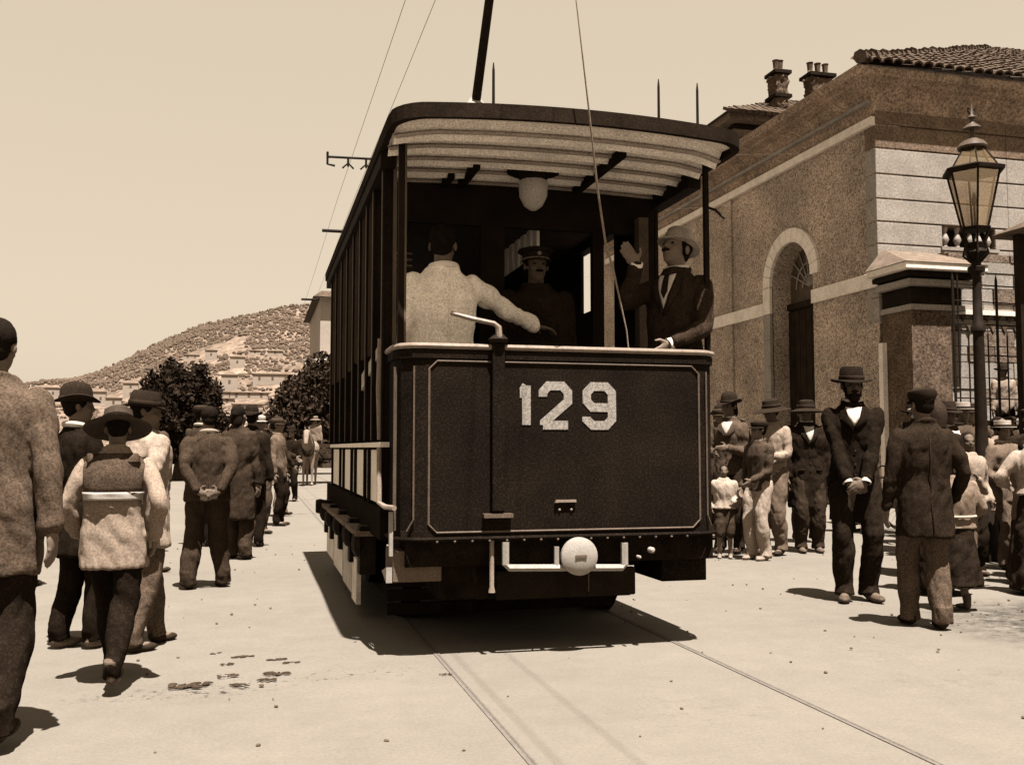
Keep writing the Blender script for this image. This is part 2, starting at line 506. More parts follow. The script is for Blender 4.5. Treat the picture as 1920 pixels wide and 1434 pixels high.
def far_house(x0, y0, x1, y1, label, roof=True, wv=None):
    p = hill_at((x0 + x1) / 2, y1)
    R = math.hypot(p.x, p.y); cosb = math.cos(math.atan(((x0 + x1) / 2 - 960) / F))
    dep = R * cosb
    w_ = (x1 - x0) / F * dep; h_ = (y1 - y0) / F * dep; d_ = max(5, w_ * .7)
    b = bearing((x0 + x1) / 2)
    t = thing('hill_house', label, 'house', p, -b * .55, 'houses on the hillside')
    mb = MB(); mb.bx(-w_ / 2, w_ / 2, 0, d_, -3, h_ * .82); mb.build('wall', m_house, t)
    mb = MB()
    e = .4
    a = [V((-w_ / 2 - e, -e, h_ * .82)), V((w_ / 2 + e, -e, h_ * .82)), V((w_ / 2 + e, d_ + e, h_ * .82)), V((-w_ / 2 - e, d_ + e, h_ * .82))]
    rr = min(w_ * .3, d_ * .5)
    r = [V((-w_ / 2 + rr, d_ / 2, h_)), V((w_ / 2 - rr, d_ / 2, h_))]
    mb.add(a + r, [(0, 1, 5, 4), (2, 3, 4, 5), (1, 2, 5), (3, 0, 4), (3, 2, 1, 0)])
    mb.build('roof', m_houseroof, t)
    n = max(1, int(w_ / 4)); fl = max(1, int(h_ * .82 / 3.4))
    for k in range(n):
        for q in range(fl):
            mb = MB(); cx = -w_ / 2 + (k + .5) * w_ / n; cz = (q + .55) * h_ * .82 / fl
            mb.bx(cx - .45, cx + .45, -.06, .02, cz - .7, cz + .7)
            mb.build('window', mat('far_window', .07), t)
for a in HOUSES:
    far_house(*a)

def leaf_cloud(n, lobes, size, seed):
    rnd = random.Random(seed); vs_ = []; fs_ = []
    tot = sum(l[3] * l[4] * l[5] for l in lobes)
    for (cx, cy, cz, rx, ry, rz) in lobes:
        for _ in range(int(n * rx * ry * rz / tot)):
            d = V((rnd.gauss(0, 1), rnd.gauss(0, 1), rnd.gauss(0, 1))).normalized() * (rnd.random() ** .36)
            p = V((cx + d.x * rx, cy + d.y * ry, cz + d.z * rz))
            if noise.noise(p * 2.2) < -.28: continue
            p += V((rnd.gauss(0, .03), rnd.gauss(0, .03), rnd.gauss(0, .03)))
            s_ = size * rnd.uniform(.6, 1.5)
            u = V((rnd.gauss(0, 1), rnd.gauss(0, 1), rnd.gauss(0, .6))).normalized()
            w_ = u.orthogonal().normalized()
            w_ = Matrix.Rotation(rnd.uniform(0, 6), 3, u) @ w_
            q = u.cross(w_)
            b = len(vs_)
            vs_ += [p + w_ * s_, p + q * s_ * .5, p - w_ * s_ * .9, p - q * s_ * .5 + u * s_ * .2]
            fs_.append((b, b + 1, b + 2, b + 3))
    return vs_, fs_

def tree(x, y, lobes, n, size, trunk_h, r, label, m, seed):
    t = thing('street_tree', label, 'tree', (x, y, 0))
    mb = MB(); rnd = random.Random(seed)
    mb.tube([(0, 0, -.1), (.05, .02, trunk_h * .5), (.0, .05, trunk_h), (.05, 0, trunk_h * 1.5)], [r * 1.4, r, r * .8, r * .35], 10)
    for k in range(7):
        a = rnd.uniform(0, 6.3); l = lobes[k % len(lobes)]
        mb.tube([(0, 0, trunk_h * .8), (l[0] * .4 + .2 * math.cos(a), l[1] * .4, trunk_h * .8 + (l[2] - trunk_h * .8) * .5), (l[0], l[1], l[2] + l[5] * .3)], [r * .5, r * .3, r * .1], 6)
    mb.build('trunk', m_bark, t, True)
    mb = MB(); mb.add(*leaf_cloud(n, lobes, size, seed)); mb.build('crown', m, t)
# round dark tree behind the crowd at the left
b_ = bearing(335); R = 35 / math.cos(b_ - YAW)
tree(R * math.sin(b_), R * math.cos(b_),
     [(0, 0, 2.5, 1.5, 1.4, 1.2), (-.75, 0, 3.2, .55, .6, .75), (-.25, .1, 3.6, .5, .6, .7), (.5, 0, 3.4, .6, .6, .8), (1.0, 0, 3.0, .55, .6, .7),
      (-1.0, 0, 2.4, .6, .6, .7), (1.1, 0, 2.0, .75, .7, .6), (1.45, 0, 1.6, .6, .6, .4), (.0, 0, 1.5, 1.0, .9, .9), (-.62, 0, 3.95, .18, .2, .3), (.75, 0, 3.95, .25, .25, .3)],
     15000, .10, 1.3, .16, 'dark dense round tree standing behind the crowd at the left', m_leaf, 4)
b_ = bearing(578); R = 44 / math.cos(b_ - YAW)
tree(R * math.sin(b_), R * math.cos(b_),
     [(0, 0, 2.9, 1.5, 1.4, 1.6), (.6, 0, 4.3, 1.0, 1.0, 1.2), (-1.1, 0, 2.4, .9, .9, 1.2), (-.5, 0, 3.6, .9, .9, .8), (1.2, 0, 3.4, 1.0, 1.1, 1.6), (-1.6, 0, 1.8, .7, .7, .8), (.3, 0, 1.4, 1.6, 1.2, 1.0)],
     13000, .12, 1.2, .16, 'leafy tree standing beside the far end of the tram', m_leaf2, 9)

# pale building seen past the far end of the tram
def far_building():
    t = thing('corner_building', 'white rendered building with a projecting eave just past the far end of the tram', 'building', (3.5, 58, 0))
    # left wall plane x = 0 (local), front wall y = 0
    mb = MB(); mb.bx(0, 9, 0, 11.7, 6.3, 9.9); mb.build('wall', mat('white_wash', .24, .95, .1, .5, .1, 6, .2, .02), t)
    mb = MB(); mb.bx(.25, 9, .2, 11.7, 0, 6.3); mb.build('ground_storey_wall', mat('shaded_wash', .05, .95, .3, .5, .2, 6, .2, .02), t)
    mb = MB(); mb.bx(-.35, 9.2, -.25, 11.7, 6.1, 6.4); mb.build('belt_course', m_trimstone, t)
    mb = MB()
    e = .45
    a = [V((-e, -e, 9.9)), V((9 + e, -e, 9.9)), V((9 + e, 11.7 + e, 9.9)), V((-e, 11.7 + e, 9.9)), V((0.05, .05, 10.3)), V((8.9, .05, 10.3)), V((8.9, 11.6, 10.3)), V((.05, 11.6, 10.3))]
    mb.add(a, [(0, 1, 5, 4), (1, 2, 6, 5), (2, 3, 7, 6), (3, 0, 4, 7), (4, 5, 6, 7), (3, 2, 1, 0)])
    mb.build('roof', m_tile, t)
far_building()
# ------------------------------------------------------------------ station building at the right
BX, BY = 11.86, 16.9            # its corner towards the street
EAVE = 8.48
m_eave_shade = mat('eave_shade_stone', .10, .95, .3, 1.2, .45, 22, .5, .012, .2, 0, .5)  # top courses: the cornice's shadow painted in as a darker stone
def station():
    t = thing('station_building', 'large stone building with arched door and deep cornice at the right', 'building', (0, 0, 0))
    # side wall (x = BX), with a round-headed door opening y 19.35..21.05, spring at 4.95
    y0, y1, spr = 19.27, 21.05, 4.98
    yc, rad = (y0 + y1) / 2, (y1 - y0) / 2
    YE = 32.4
    D = .6
    mb = MB()
    mb.bx(BX, BX + D, BY, y0, 0, EAVE); mb.bx(BX, BX + D, y1, YE, 0, EAVE)
    arc = [(yc - rad * math.cos(a), spr + rad * math.sin(a)) for a in [PI * i / 16 for i in range(17)]]
    for i in range(16):                                 # wall above the arch in thin vertical slices
        (ya, za), (yb, zb) = arc[i], arc[i + 1]
        mb.add([(BX, ya, za), (BX, yb, zb), (BX, yb, EAVE), (BX, ya, EAVE), (BX + D, ya, za), (BX + D, yb, zb), (BX + D, yb, EAVE), (BX + D, ya, EAVE)],
               [(0, 1, 2, 3), (4, 7, 6, 5), (0, 4, 5, 1)])
    mb.build('side_wall', m_stucco, t)
    mb = MB(); mb.bx(BX + .5, 26, BY + .35, BY + .7, 0, EAVE); mb.bx(25.5, 26, BY + .7, YE, 0, EAVE); mb.bx(BX, 26, YE, YE + .4, 0, EAVE)
    mb.build('core_wall', m_stucco, t)
    # front wall: long courses with recessed joints, broken by a small balustraded window
    zc = [3.62, 4.12, 4.62, 5.19, 5.64, 6.10, 6.60, 7.12, 7.60, 8.10, EAVE]
    wx0, wx1, wz0, wz1 = 13.35, 14.62, 5.20, 5.62
    for a, b in zip(zc, zc[1:]):
        x = BX - .012
        cuts = [x, x + 3.1, x + 5.9, x + 9, 24.5]
        if a == 5.19:
            segs = [(x, wx0), (wx1, 18.2), (18.2, 24.5)]
        else:
            segs = list(zip(cuts, cuts[1:]))
        for i, (xa, xb) in enumerate(segs):
            mb = MB(); pr = random.uniform(0, .003)
            mb.bx(xa + (.003 if i else 0), xb - .003, BY - .02 - pr, BY + .34, a + .014, b - .014)
            mb.build('stone_block', m_stone if a < 7.0 else m_eave_shade, t, bevel=.012)
    # backing of the joints
    mb = MB(); mb.bx(BX + .02, 24.5, BY + .03, BY + .345, 3.6, EAVE - .01); 
    mb = MB(); mb.bx(BX + .015, wx0, BY + .02, BY + .30, 3.6, EAVE); mb.bx(wx1, 24.5, BY + .02, BY + .30, 3.6, EAVE); mb.bx(wx0, wx1, BY + .02, BY + .3, wz1, EAVE); mb.bx(wx0, wx1, BY + .02, BY + .3, 3.6, wz0)
    mb.build('joint_bed', mat('mortar', .09), t)
    mb = MB(); mb.bx(BX + .01, 24.5, BY - .005, BY + .32, 0, 3.6); mb.build('base_wall', m_rubble, t)
    # little window with balusters
    mb = MB(); mb.bx(wx0, wx1, BY + .26, BY + .30, wz0, wz1); w = mb.build('window', m_door, t)
    for bxx in (wx0 + .13, wx0 + .42, wx0 + .72, wx0 + .92, wx0 + 1.14):
        mb = MB(); mb.lathe([(.05, 0), (.06, .03), (.035, .06), (.085, .17), (.07, .22), (.032, .32), (.055, .36), (.06, .42)], (bxx, BY + .08, wz0), 12)
        mb.build('baluster', m_stone, w, True)
    mb = MB(); mb.bx(wx0 - .05, wx1 + .05, BY - .07, BY + .2, wz0 - .07, wz0 - .004); mb.build('sill', m_stone, w)
    # belt course, band and cornice mouldings along the side wall
    for nm, pr, z0, z1, m in (('belt_course', .07, 4.33, 4.63, m_trimstone), ('cornice_band', .10, 7.58, 7.76, m_trimstone), ('frieze_molding', .16, 8.02, 8.10, m_stone)):
        if nm == 'belt_course':
            for a, b in ((BY - .07, y0 - .02), (y1 + .34, YE)):
                mb = MB(); mb.bx(BX - pr, BX + .003, a, b, z0, z1); mb.build(nm, m, t, bevel=.01)
        else:
            mb = MB(); mb.bx(BX - pr, BX + .003, BY - .02, YE, z0, z1); mb.build(nm, m, t, bevel=.01)
    # coved cornice running round the corner (profile: distance out from the wall, height)
    prof = [(0.0, 7.80), (.03, 7.86), (.06, 8.0), (.14, 8.16), (.28, 8.28), (.46, 8.33), (.47, 8.40), (.60, 8.44), (.66, 8.56), (.66, 8.60), (0, 8.60)]
    mb = MB(); vs_ = []
    for (o, z) in prof: vs_.append((BX - o, YE, z))
    for (o, z) in prof: vs_.append((BX - o, BY - o * .66, z))
    for (o, z) in prof: vs_.append((25, BY - o * .66, z))
    n = len(prof); fs_ = []
    for r in range(2):
        for k in range(n - 1):
            fs_.append((r * n + k, r * n + k + 1, (r + 1) * n + k + 1, (r + 1) * n + k))
    mb.add(vs_, fs_); mb.build('cornice', mat('cornice_stone', .185, .97, .4, 1.2, .65, 20, .5, .012, .2, 0, .5), t)
    # arched door surround, reveal, door leaf, fanlight
    arcR = lambda rr, k: (yc - rr * math.cos(k), spr + rr * math.sin(k))
    for i in range(13):
        a, b = PI * i / 13 + .006, PI * (i + 1) / 13 - .006
        mb = MB(); q = [arcR(rad, a), arcR(rad, (a + b) / 2), arcR(rad, b), arcR(rad + .32, b), arcR(rad + .32, (a + b) / 2), arcR(rad + .32, a)]
        mb.prism(q, lambda y, z: (BX - .07, y, z), lambda y, z: (BX + .02, y, z)); mb.build('arch_stone', m_trimstone, t)
    for s, ya, yb in ((1, y1, y1 + .32),):
        z = 0
        while z < spr - .01:
            z2 = min(spr, z + .62)
            mb = MB(); mb.bx(BX - .07, BX + .02, ya, yb, z + .004, z2 - .004); mb.build('jamb_stone', m_trimstone if z > 3.9 else m_stone, t)
            z = z2
    mb = MB(); mb.bx(BX + .45, BX + .52, y0, y1, 0, 4.42); d = mb.build('door', m_door, t)
    for k in range(7):
        mb = MB(); ya = y0 + k * (y1 - y0) / 7; mb.bx(BX + .42, BX + .45, ya + .012, ya + (y1 - y0) / 7 - .012, .05, 4.36); mb.build('plank', m_door, d)
    mb = MB(); mb.ell((BX + .40, yc + .1, 1.1), .04, seg=8, rings=6); mb.build('knob', m_iron, d, True)
    mb = MB(); mb.bx(BX + .38, BX + .5, y0, y1, 4.42, 4.56); mb.build('lintel', m_door, t)
    mb = MB(); mb.prism([arcR(rad, PI * i / 16) for i in range(17)], lambda y, z: (BX + .50, y, z), lambda y, z: (BX + .53, y, z)); f = mb.build('fanlight', mat('fanlight_glass', .06, .4), t)
    mb = MB(); mb.bx(BX + .50, BX + .53, y0, y1, 4.56, spr); mb.build('pane', mat('fanlight_glass', .06, .4), f)
    for k in range(1, 9):
        a = PI * k / 9; mb = MB(); mb.tube([(BX + .47, yc, spr - .1), (BX + .47, yc - rad * math.cos(a), spr + rad * math.sin(a))], .018, 6); mb.build('glazing_bar', m_stone, f)
    for rr in (.3, .58):
        mb = MB(); mb.tube([(BX + .47, yc - rr * math.cos(PI * k / 14), spr - .1 + rr * math.sin(PI * k / 14)) for k in range(15)], .018, 6); mb.build('glazing_bar', m_stone, f)
    # pilaster strip far along the side wall
    mb = MB(); mb.bx(BX - .05, BX + .003, 23.0, 23.45, 0, 7.58); mb.build('pilaster', m_stucco, t)
    # hipped roof, front slope covered with barrel tiles
    A = V((11.2, 16.44, 8.60)); P2 = V((22.1, 25.4, 13.5)); B = V((25.5, 16.44, 8.60)); E_ = V((11.2, YE + .6, 8.60)); G = V((25.5, YE + .6, 8.6)); P3 = V((24.4, 27, 13.6))
    mb = MB(); mb.add([A, B, P2, E_, G, P3], [(0, 1, 5, 2), (0, 2, 5, 3), (3, 5, 4), (1, 4, 5), (0, 3, 4, 1)]); mb.build('roof', mat('roof_bed', .04), t)
    nrm = (B - A).cross(P2 - A).normalized()
    if nrm.z < 0: nrm = -nrm
    up = nrm.cross(V((1, 0, 0))).normalized()
    if up.z < 0: up = -up
    L = .42; Wd = .235
    def tile_geo(mb_, c, rnd):
        vs_ = []
        for j in (0, 1):
            rr = Wd * .52 if j == 0 else Wd * .42
            for k in range(5):
                a = PI * k / 4
                vs_.append(c + V((1, 0, 0)) * rr * math.cos(a) + nrm * (rr * math.sin(a) * .8 + .02 + (.05 if j == 0 else 0)) + up * (L * 1.1 * j))
        b_ = 10
        for k in range(5):
            a = PI * k / 4; rr = Wd * .52 - .025
            vs_.append(c + V((1, 0, 0)) * rr * math.cos(a) + nrm * (rr * math.sin(a) * .8 + .02 + .03))
        mb_.add(vs_, [(k, k + 1, k + 6, k + 5) for k in range(4)] + [(k, 10 + k, 11 + k, k + 1) for k in range(4)])
    proto = MB(); tile_geo(proto, V((0, 0, 0)), None); tme = proto.mesh('roof_tile'); tme.materials.append(m_tile)
    cnt = 0; rest = MB()
    hipdir = P2 - A
    cell = []
    for r in range(26):
        yy = r * L + .12
        base = A + up * yy
        hx = A.x + hipdir.x * ((base.y - A.y) / hipdir.y)
        n_ = int((25.0 - hx) / Wd)
        for k in range(n_):
            c = V((hx + Wd * (k + .5), base.y, base.z)); cell.append((c, k))
    def vis(c):
        xx = c.x * math.cos(YAW) - c.y * math.sin(YAW); dd = c.x * math.sin(YAW) + c.y * math.cos(YAW)
        return xx / dd < .53
    for c, k in cell:
        c = c + V((random.uniform(-.012, .012), 0, 0)) + up * random.uniform(-.03, .03) + nrm * random.uniform(0, .02)
        if vis(c) and cnt < 300:
            o = bpy.data.objects.new('roof_tile', tme); link(o, t); o.location = c; o.rotation_euler = (0, 0, random.uniform(-.06, .06)); cnt += 1
        else:
            tile_geo(rest, c, None)
    r = rest.build('roof_tiles', m_tile, t); r['kind'] = 'stuff'
    # hip capping
    hd = hipdir.normalized()
    for k in range(34):
        p = A + hd * (.1 + k * .42) + nrm * .05
        mb = MB(); mb.tube([p + V((0, 0, random.uniform(.03, .10))), p + hd * .46 + V((0, 0, random.uniform(-.02, .05)))], [.14, .11], 7)
        mb.build('hip_tile', m_tile, t)
    # projecting pier with entablature in the corner
    px0, px1, py = BX + .04, BX + .90, 15.97
    mb = MB(); mb.bx(px0, px1, py, BY - .03, 0, 3.75); pr = mb.build('pier', m_rough, t)
    mb = MB(); mb.bx(px0 - .10, px0 + .002, BY - .16, BY - .031, 0, 3.2); mb.build('corner_quoin', m_trimstone, t)
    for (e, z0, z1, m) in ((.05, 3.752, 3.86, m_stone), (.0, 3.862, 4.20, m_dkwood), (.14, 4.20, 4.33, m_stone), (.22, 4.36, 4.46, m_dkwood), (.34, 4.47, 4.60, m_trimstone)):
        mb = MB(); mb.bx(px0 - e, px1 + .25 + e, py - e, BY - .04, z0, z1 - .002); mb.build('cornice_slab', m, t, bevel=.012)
    mb = MB()   # sloping pale capping of the entablature
    a = .36; z = 4.60
    mb.add([V((px0 - a, py - a, z)), V((px1 + .25 + a, py - a, z)), V((px1 + .25 + a, BY - .03, z)), V((px0 - a, BY - .03, z)), V((px0, BY - .2, z + .42)), V((px1 + .2, BY - .2, z + .42)), V((px1 + .2, BY - .03, z + .42)), V((px0, BY - .03, z + .42))],
           [(0, 1, 5, 4), (1, 2, 6, 5), (3, 0, 4, 7), (4, 5, 6, 7), (2, 3, 7, 6), (3, 2, 1, 0)])
    mb.build('capping', mat('lime_capping', .095), t)
station()

# block work of the yard wall behind the railings
def yard_wall():
    t = thing('yard_wall', 'sunlit block wall with pierced upper courses behind the iron railings', 'wall', (13.05, 16.35, 0))
    mb = MB(); mb.bx(0, 9, .10, .4, 0, 5.0); mb.build('wall_core', mat('mortar', .13), t)
    z = 0.0; r = 0
    while z < 4.9:
        h = .31 if r % 4 else .22
        x = -.02 + (0 if r % 2 else -.35)
        while x < 4.2:
            w_ = random.uniform(.55, .8)
            xa, xb = max(0, x), x + w_
            if xb > xa + .05:
                mb = MB(); mb.bx(xa + .008, xb - .008, random.uniform(-.02, .02), .12, z + .008, min(z + h, 4.98) - .008)
                mb.build('stone_block', m_rubble if random.random() < .4 else m_stone, t)
            x += w_
        z += h; r += 1
    for row in range(2):                                # zigzag row of pierced gaps
        for k in range(16):
            mb = MB(); cx = .15 + k * .27 + row * .13; cz = 3.55 + row * .2
            mb.add([(cx - .07, -.035, cz), (cx + .07, -.035, cz), (cx, -.035, cz - .13), (cx - .07, .1, cz), (cx + .07, .1, cz), (cx, .1, cz - .13)], [(0, 1, 2), (3, 5, 4), (0, 3, 4, 1), (1, 4, 5, 2), (2, 5, 3, 0)])
            mb.build('drip_stone', m_rough, t)
    mb = MB(); mb.bx(-.05, 9, -.1, .1, 3.75, 3.84); mb.build('string_course', m_trimstone, t)
yard_wall()

def railings():
    t = thing('iron_railings', 'tall iron railings with thin bars and cross rails beside the stone pier', 'railings', (0, 0, 0))
    y = 14.6
    xs_ = [11.75 + .0, 11.87]
    x0 = 11.72
    for z in (4.02, 3.72, 3.32, 2.78, 2.02, 1.5, .35):
        mb = MB(); mb.tube([(x0, y, z), (x0 + 3.4, y + .1, z - .03)], .013, 6); mb.build('cross_rail', m_iron, t)
    k = 0
    x = x0
    while x < x0 + 3.4:
        top = 4.1 if k % 5 == 0 else 3.1
        if k < 2: top = 4.1
        mb = MB(); mb.tube([(x, y, 0), (x, y, top), (x, y, top + .12)], [.014 if k % 5 else .024] * 2 + [.002], 6); mb.build('bar', m_iron, t)
        x += .20 if k else .1; k += 1
railings()

def stairs():
    t = thing('outside_stairs', 'stone stairs with an iron handrail climbing the yard wall at the right', 'stairs', (12.3, 15.05, 0))
    for k in range(10):
        mb = MB(); mb.bx(k * .28, k * .28 + 2.4 - k * .1, 0, .95, k * .17, k * .17 + .17); mb.build('step', m_stone, t, bevel=.01)
    for q in (.62, .85, 1.05):
        mb = MB(); mb.tube([(0, .02, q), (2.6, .02, q + 1.62)], .028, 6); mb.build('handrail', m_iron, t)
    for k in range(5):
        mb = MB(); mb.tube([(.1 + k * .6, .02, k * .36), (.1 + k * .6, .02, k * .36 + 1.15)], .03, 6); mb.build('post', m_iron, t)
stairs()

def kiosk():
    t = thing('gate_lodge', 'edge of a small lodge with projecting eave and dark post at the right border', 'building', (12.50, 13.9, 0))
    mb = MB(); mb.bx(0, .13, 0, .13, 0, 4.80); mb.build('post', m_dkwood, t)
    mb = MB(); mb.bx(.45, 3, .1, .5, 0, 4.78); mb.build('wall', m_rubble, t)
    mb = MB(); a = [V((-.1, -.4, 4.85)), V((3.2, -.4, 4.85)), V((3.2, .5, 4.85)), V((-.1, .5, 4.85)), V((.8, .05, 5.3)), V((2.8, .05, 5.3))]
    b = [p + V((0, 0, -.06)) for p in a[:4]]
    mb.add(a + b, [(0, 1, 5, 4), (1, 2, 5), (2, 3, 4, 5), (3, 0, 4), (0, 6, 7, 1), (1, 7, 8, 2), (2, 8, 9, 3), (3, 9, 6, 0), (9, 8, 7, 6)])
    mb.build('roof', m_tile, t)
kiosk()

def far_wing():
    t = thing('tall_wing', 'taller block with cornice, sloping tiled roof and chimneys rising behind the long building', 'building', (20.9, 40, 0))
    mb = MB(); mb.bx(0, 22, 0, 14, 0, 15.2); mb.build('wall', mat('wing_wall', .15, .95, .25, .5, .3, 8, .4, .02), t)
    for e, z0, z1 in ((.12, 14.7, 14.95), (.3, 15.2, 15.5), (.7, 15.8, 16.1)):
        mb = MB(); mb.bx(-e, 22, -e, 14, z0, z1); mb.build('cornice', m_rubble, t)
    mb = MB(); mb.bx(-.2, 22, -.2, 14, 15.5, 15.8); mb.build('cornice', m_dkwood, t)
    mb = MB(); a = [V((-.9, -.9, 16.1)), V((22, -.9, 16.1)), V((22, 14.9, 16.1)), V((-.9, 14.9, 16.1)), V((6, 6, 19.3)), V((22, 6, 20.3))]
    mb.add(a, [(0, 1, 5, 4), (3, 0, 4), (2, 3, 4, 5), (1, 2, 5), (3, 2, 1, 0)]); mb.build('roof', m_tile, t)
    rest = MB()
    for r in range(14):
        for k in range(70):
            u = r / 14; x = -.9 + 6.9 * u + k * .32
            if x > 22: continue
            c = V((x, -.9 + 6.9 * u, 16.1 + (3.2 + .03 * (x)) * u + .05))
            rest.box(c, (.22, .5, .12 + random.uniform(0, .08)), rx=.45)
    rr = rest.build('roof_tiles', m_tile, t); rr['kind'] = 'stuff'
    for (x, y, w_, h, nm) in ((3.0, 1.5, .62, 2.9, 0), (5.2, 1.6, 1.15, 3.1, 1)):
        ch = MB(); z0 = 17.0 + .3
        ch.bx(x - w_ / 2, x + w_ / 2, y - .4, y + .4, z0 - .8, z0 + h * .55); ch.ell((x + .1, y, z0 + .1), (w_ * .62, .5, .35)); ch.ell((x - .1, y, z0 + h * .5), (w_ * .6, .48, .2)); o = solid(ch, 'chimney', m_rough, t, .07, 1, .16, .35)
        for q in (.15, .55):
            c = MB(); c.bx(x - w_ / 2 - .13, x + w_ / 2 + .13, y - .52, y + .52, z0 + h * q, z0 + h * q + .16); c.build('chimney_band', m_dkwood, o)
        for k in range(2 if nm == 0 else 3):
            c = MB(); cx = x + (k - (.5 if nm == 0 else 1)) * w_ * .36
            c.lathe([(.13, 0), (.16, .1), (.12, .2), (.15, .55), (.18, .6)], (cx, y, z0 + h * .55 + .16), 8); c.build('chimney_pot', m_rough, o)
far_wing()

# ------------------------------------------------------------------ gas lamp
def gas_lamp():
    x, y = 7.30, 8.72
    t = thing('street_lamp', 'tall gas lamp post with a six sided glass lantern standing over the crowd', 'street lamp', (x, y, 0))
    mb = MB(); mb.lathe([(.17, 0), (.17, .15), (.13, .2), (.13, .7), (.10, .78), (.115, .82), (.07, .9), (.062, 1.4), (.055, 2.35), (.075, 2.37), (.075, 2.42), (.05, 2.45),
                         (.044, 2.98), (.085, 3.0), (.09, 3.04), (.05, 3.07), (.05, 3.12), (.12, 3.2), (.085, 3.24), (.1, 3.3)], seg=14)
    mb.build('post', m_iron, t, True)
    for k in range(6):
        a = PI / 3 * k
        mb = MB(); mb.tube([(.05 * math.cos(a), .05 * math.sin(a), 3.10), (.13 * math.cos(a), .13 * math.sin(a), 3.18), (.10 * math.cos(a), .10 * math.sin(a), 3.30), (.155 * math.cos(a), .155 * math.sin(a), 3.44)], .012, 6)
        mb.build('scroll_bracket', m_iron, t, True)
    z0, z1, r0, r1 = 3.46, 4.05, .135, .27
    mb = MB(); mb.lathe([(r0 + .015, z0 - .03), (r0 + .03, z0), (r0, z0 + .01)], seg=6); mb.build('lantern_base', m_iron, t)
    P = lambda r, k, z: V((r * math.cos(PI / 3 * k), r * math.sin(PI / 3 * k), z))
    for k in range(6):
        mb = MB(); mb.tube([P(r0, k, z0), P(r1, k, z1)], .011, 6); mb.build('lantern_bar', m_iron, t)
        mb = MB(); a, b, c, d = P(r0 - .004, k, z0), P(r0 - .004, k + 1, z0), P(r1 - .004, k + 1, z1), P(r1 - .004, k, z1)
        n_ = (b - a).cross(d - a).normalized() * .003
        mb.add([a, b, c, d, a + n_, b + n_, c + n_, d + n_], [(0, 1, 2, 3), (7, 6, 5, 4), (0, 4, 5, 1), (1, 5, 6, 2), (2, 6, 7, 3), (3, 7, 4, 0)])
        mb.build('pane', m_glass, t)
    mb = MB(); mb.lathe([(r1 + .005, z1 - .015), (r1 + .05, z1 - .005), (r1 + .055, z1 + .03), (r1 - .02, z1 + .06)], seg=6); mb.build('lantern_rim', m_iron, t)
    for k in range(6):
        mb = MB(); a, b, c, d = P(r1 - .02, k, z1 + .05), P(r1 - .02, k + 1, z1 + .05), P(.11, k + 1, z1 + .27), P(.11, k, z1 + .27)
        n_ = (b - a).cross(d - a).normalized() * .003
        mb.add([a, b, c, d, a - n_, b - n_, c - n_, d - n_], [(0, 1, 2, 3), (7, 6, 5, 4), (0, 4, 5, 1), (1, 5, 6, 2), (2, 6, 7, 3), (3, 7, 4, 0)])
        mb.build('top_pane', m_glass, t)
        mb = MB(); mb.tube([a, d], .008, 5); mb.build('lantern_bar', m_iron, t)
    mb = MB(); mb.lathe([(.15, z1 + .26), (.155, z1 + .28), (.12, z1 + .33), (.05, z1 + .37), (.025, z1 + .40), (.022, z1 + .47), (.095, z1 + .48), (.08, z1 + .50), (.03, z1 + .54), (.022, z1 + .58), (.045, z1 + .60), (.02, z1 + .63), (.012, z1 + .72), (.002, z1 + .76)], seg=12)
    mb.build('chimney_cap', mat('cap_metal', .05, .5), t, True)
    for s in (-1, 1):
        mb = MB(); mb.tube([(0, 0, z1 + .62), (s * .04, 0, z1 + .66), (s * .045, 0, z1 + .70), (s * .015, 0, z1 + .69)], .008, 6); mb.build('finial_leaf', m_iron, t)
    mb = MB(); mb.tube([(0, 0, z0), (0, 0, z0 + .26)], .012, 6); mb.lathe([(.02, z0 + .26), (.03, z0 + .3), (.012, z0 + .38)], seg=8); mb.build('gas_burner', m_bright, t, True)
gas_lamp()

# ------------------------------------------------------------------ overhead line
def overhead():
    for x, lab in ((1.37, 'left one of the two thin overhead tram wires'), (1.66, 'right one of the two thin overhead tram wires')):
        mb = MB(); mb.tube([(x, -6 + 6 * i, 5.70 - .12 * math.sin(PI * ((i * 6 + 6) % 30) / 30)) for i in range(26)], .0032, 5)
        tag(mb.build('trolley_wire', mat('wire_copper', .10)), lab, 'overhead wire')
    t = thing('wire_hanger', 'dark insulated bar holding the two overhead wires left of the tram roof', 'wire hanger', (0, 15.9, 0))
    mb = MB(); mb.tube([(1.04, 0, 5.84), (1.93, 0, 5.86)], .020, 8); mb.build('bar', m_iron, t)
    for x in (1.04, 1.93):
        mb = MB(); mb.tube([(x, 0, 5.92), (x, 0, 5.72), (x + (.12 if x < 1.5 else -.02), 0, 5.70)], .020, 8); mb.build('end_hook', m_iron, t)
    for x in (1.37, 1.66):
        mb = MB(); mb.tube([(x - .09, 0, 5.67), (x, 0, 5.76), (x + .09, 0, 5.67)], .016, 6); mb.tube([(x, 0, 5.84), (x, 0, 5.70)], .02, 6)
        mb.build('insulator', m_iron, t)
    mb = MB(); mb.tube([(1.93, 0, 5.89), (BX + .02, 2, 7.3)], .0025, 4); mb.build('span_wire', mat('wire_copper', .10), t)
    for yy, z in ((21.0, 5.86), (31.0, 5.86)):
        t = thing('wire_clamp', 'small dark clamp on the overhead wires %s' % ('nearer the hanger' if yy < 25 else 'beside the tram roof farther along'), 'wire clamp', (1.5, yy, 0))
        mb = MB(); mb.tube([(-.22, 0, 5.75), (.22, 0, 5.75)], .035, 8); mb.build('clamp_bar', m_iron, t)
        mb = MB(); mb.tube([(.2, 0, 5.79), (BX - 1.5, 0, 7.0)], .0025, 4); mb.build('span_wire', mat('wire_copper', .10), t)
overhead()
